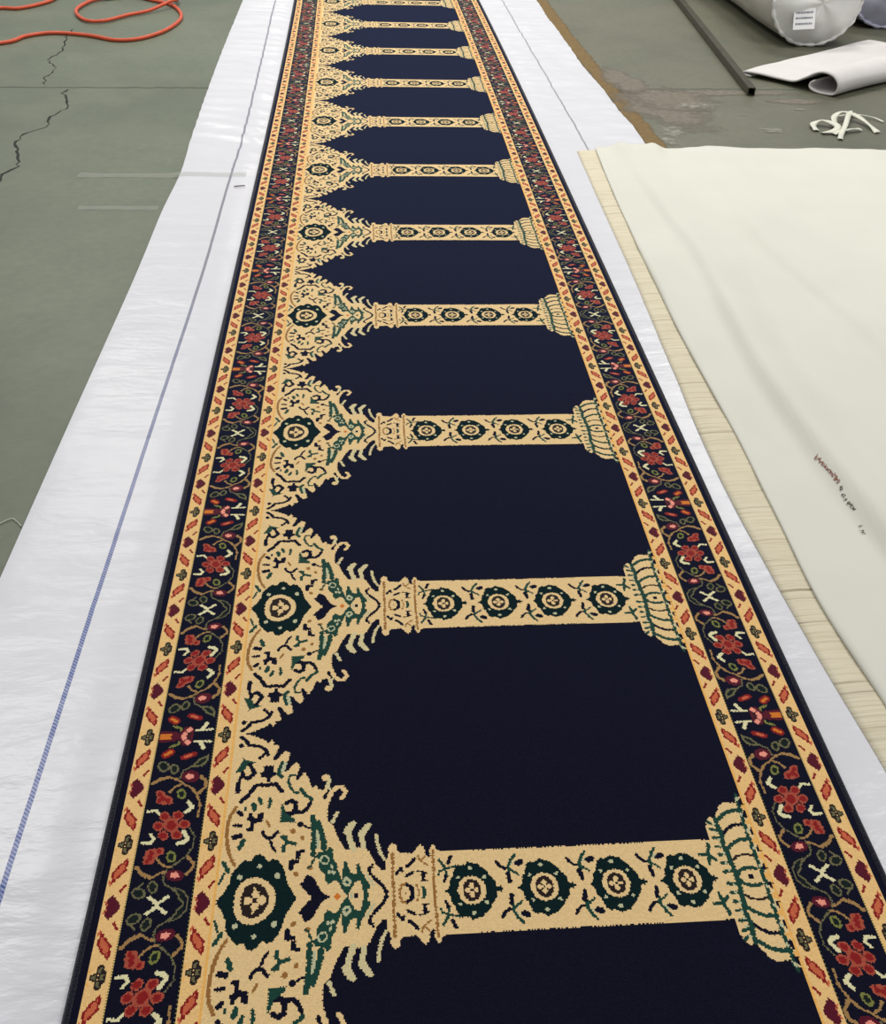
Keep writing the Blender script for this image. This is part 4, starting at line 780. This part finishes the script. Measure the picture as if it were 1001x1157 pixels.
# sticker with three short printed lines
V_ = []; F_ = []; FMi = []
def sq(x0, x1, z0_, z1, y, mi):
    n = len(V_); V_.extend([(x0, y, z0_), (x1, y, z0_), (x1, y, z1), (x0, y, z1)]); F_.append((n, n+1, n+2, n+3)); FMi.append(mi)
sq(-.06, .06, -.055, .055, 0, 0)
for q, zc in enumerate((.032, .004, -.026)):
    x = -.048
    while x < .045:
        w = random.uniform(.004, .009); sq(x, min(.05, x+w), zc-.005, zc+.005, -.0008, 1); x += w+random.uniform(.0015, .004)
me = mesh('sticker', V_, F_); me.polygons.foreach_set('material_index', FMi)
st = link('sticker', me, [mSt, mPr], r1); st.location = (-.09, -.078, .165); st.rotation_euler = (math.radians(-18), math.radians(-6), math.radians(-10)); st['label'] = 'white sticker with three short grey printed lines'
# ---------------------------------------------------------------- folded white cloth
mWC = mat('white_felt', srgb(212, 208, 206), rough=.85, var=.03, nscale=8, bump=.15, bscale=300, spec=.15)
O = Vector((1.872, 5.45, 0)); S1 = Vector((2.20, 5.06, 0)); sd = (S1-O).normalized(); SL = (S1-O).length; ed = Vector((.80, .60, 0)).normalized()
prof = [(.03, .006), (-.01, .009), (-.014, .017), (0, .024), (.08, .027), (.18, .025), (.27, .030), (.325, .058), (.37, .088), (.42, .104), (.475, .098), (.515, .068), (.518, .034), (.495, .012), (.45, .007), (.405, .009), (.37, .022), (.365, .040), (.385, .055)]
prof = smooth_path([(p[0], p[1], 0) for p in prof], 4)
V_ = []; F_ = []; ns = 40; Lx = 1.25
for j in range(ns+1):
    t = j/ns
    for k, p in enumerate(prof):
        sx = p.x*(1+.10*t)+.012*un(t*2, k*.05, 1, 1.5); zz = p.y*(1-.12*t)+.006*abs(un(t*3, k*.08, 4, 1.3))
        e = .012*un(k*.12, 0, 7, 1)*(1 if j in (0, ns) else 0)-.10*max(0, .15-p.x)*(1-t)
        V_.append(O+sd*sx+ed*(t*Lx+e)+Vector((0, 0, max(.006, zz))))
m_ = len(prof)
for j in range(ns):
    for k in range(m_-1): F_.append((j*m_+k, j*m_+k+1, (j+1)*m_+k+1, (j+1)*m_+k))
fc = link('folded_cloth', mesh('folded_cloth', V_, F_), mWC, smooth=True); sm = fc.modifiers.new('solid', 'SOLIDIFY'); sm.thickness = .009; sm.offset = 0
tag(fc, 'folded thick white cloth with one curled edge lying before the wrapped rolls', 'cloth')
# ---------------------------------------------------------------- scrap ribbons
mSc = mat('scrap_strip_white', srgb(214, 214, 198), rough=.6, var=.05)
scr = [([(1.884, 4.52, .004), (1.90, 4.60, .010), (1.96, 4.615, .022), (2.02, 4.56, .016), (1.98, 4.50, .010), (1.90, 4.49, .004)], .030),
       ([(1.965, 4.40, .004), (2.00, 4.46, .010), (2.07, 4.56, .020), (2.14, 4.67, .030), (2.20, 4.76, .022), (2.25, 4.80, .006)], .024),
       ([(2.02, 4.56, .006), (2.05, 4.66, .024), (2.12, 4.71, .034), (2.20, 4.68, .024), (2.235, 4.58, .010), (2.235, 4.50, .004)], .028),
       ([(1.96, 4.47, .004), (2.04, 4.505, .012), (2.12, 4.53, .010), (2.16, 4.54, .004)], .022),
       ([(2.12, 4.74, .006), (2.22, 4.745, .012), (2.32, 4.72, .008), (2.36, 4.66, .004)], .010)]
labs = ['white scrap ribbon looped at the left of the tangle on the floor', 'longest white scrap ribbon, running straight through the tangle', 'white scrap ribbon arching over the right of the tangle, end hanging down', 'short flat white scrap ribbon at the near side of the tangle', 'thin narrow white scrap strip at the far right of the tangle']
for (pts, w), lb in zip(scr, labs):
    pp = smooth_path([(1.90+(p[0]-1.884)*.80, p[1]-.01, p[2]) for p in pts], 8); V_ = []; F_ = []
    for i, p in enumerate(pp):
        t = (pp[min(i+1, len(pp)-1)]-pp[max(i-1, 0)]); t.z = 0; t.normalize(); nn = Vector((-t.y, t.x, .25*math.sin(i*.35)))
        for q in (-1, -.3, .3, 1): V_.append(p+nn*q*w/2+Vector((0, 0, .002+.003*(1-abs(q)))))
    V_ = [Vector((v.x, v.y, max(v.z, .003))) for v in V_]
    for i in range(len(pp)-1):
        for k in range(3): a = i*4+k; F_.append((a, a+4, a+5, a+1))
    o = link('scrap_ribbon', mesh('scrap_ribbon', V_, F_), mSc, smooth=True); thick(o, .0008)
    tag(o, lb, 'ribbon', 'tangle of white scrap ribbons')
# ---------------------------------------------------------------- light
w = bpy.data.worlds.new('world'); SC.world = w; w.use_nodes = True
w.node_tree.nodes['Background'].inputs['Color'].default_value = (.96, .98, 1, 1); w.node_tree.nodes['Background'].inputs['Strength'].default_value = .44
def area(x, y, z, sx, sy, e, col=(1, .97, .92)):
    l = bpy.data.lights.new('hall_lamp', 'AREA'); l.shape = 'RECTANGLE'; l.size = sx; l.size_y = sy; l.energy = e; l.color = col
    o = bpy.data.objects.new('hall_lamp', l); o.location = (x, y, z); COL.objects.link(o)
for x, y, e in ((-3, 5, 105), (3.8, 3.0, 120), (-3, 9.5, 120), (3, 9, 150), (0, 14, 140), (.5, 6.5, 110)):
    area(x, y, 5.5, 1.6, .5, e)
SC.view_settings.view_transform = 'Standard'; SC.view_settings.look = 'None'; SC.view_settings.exposure = 0
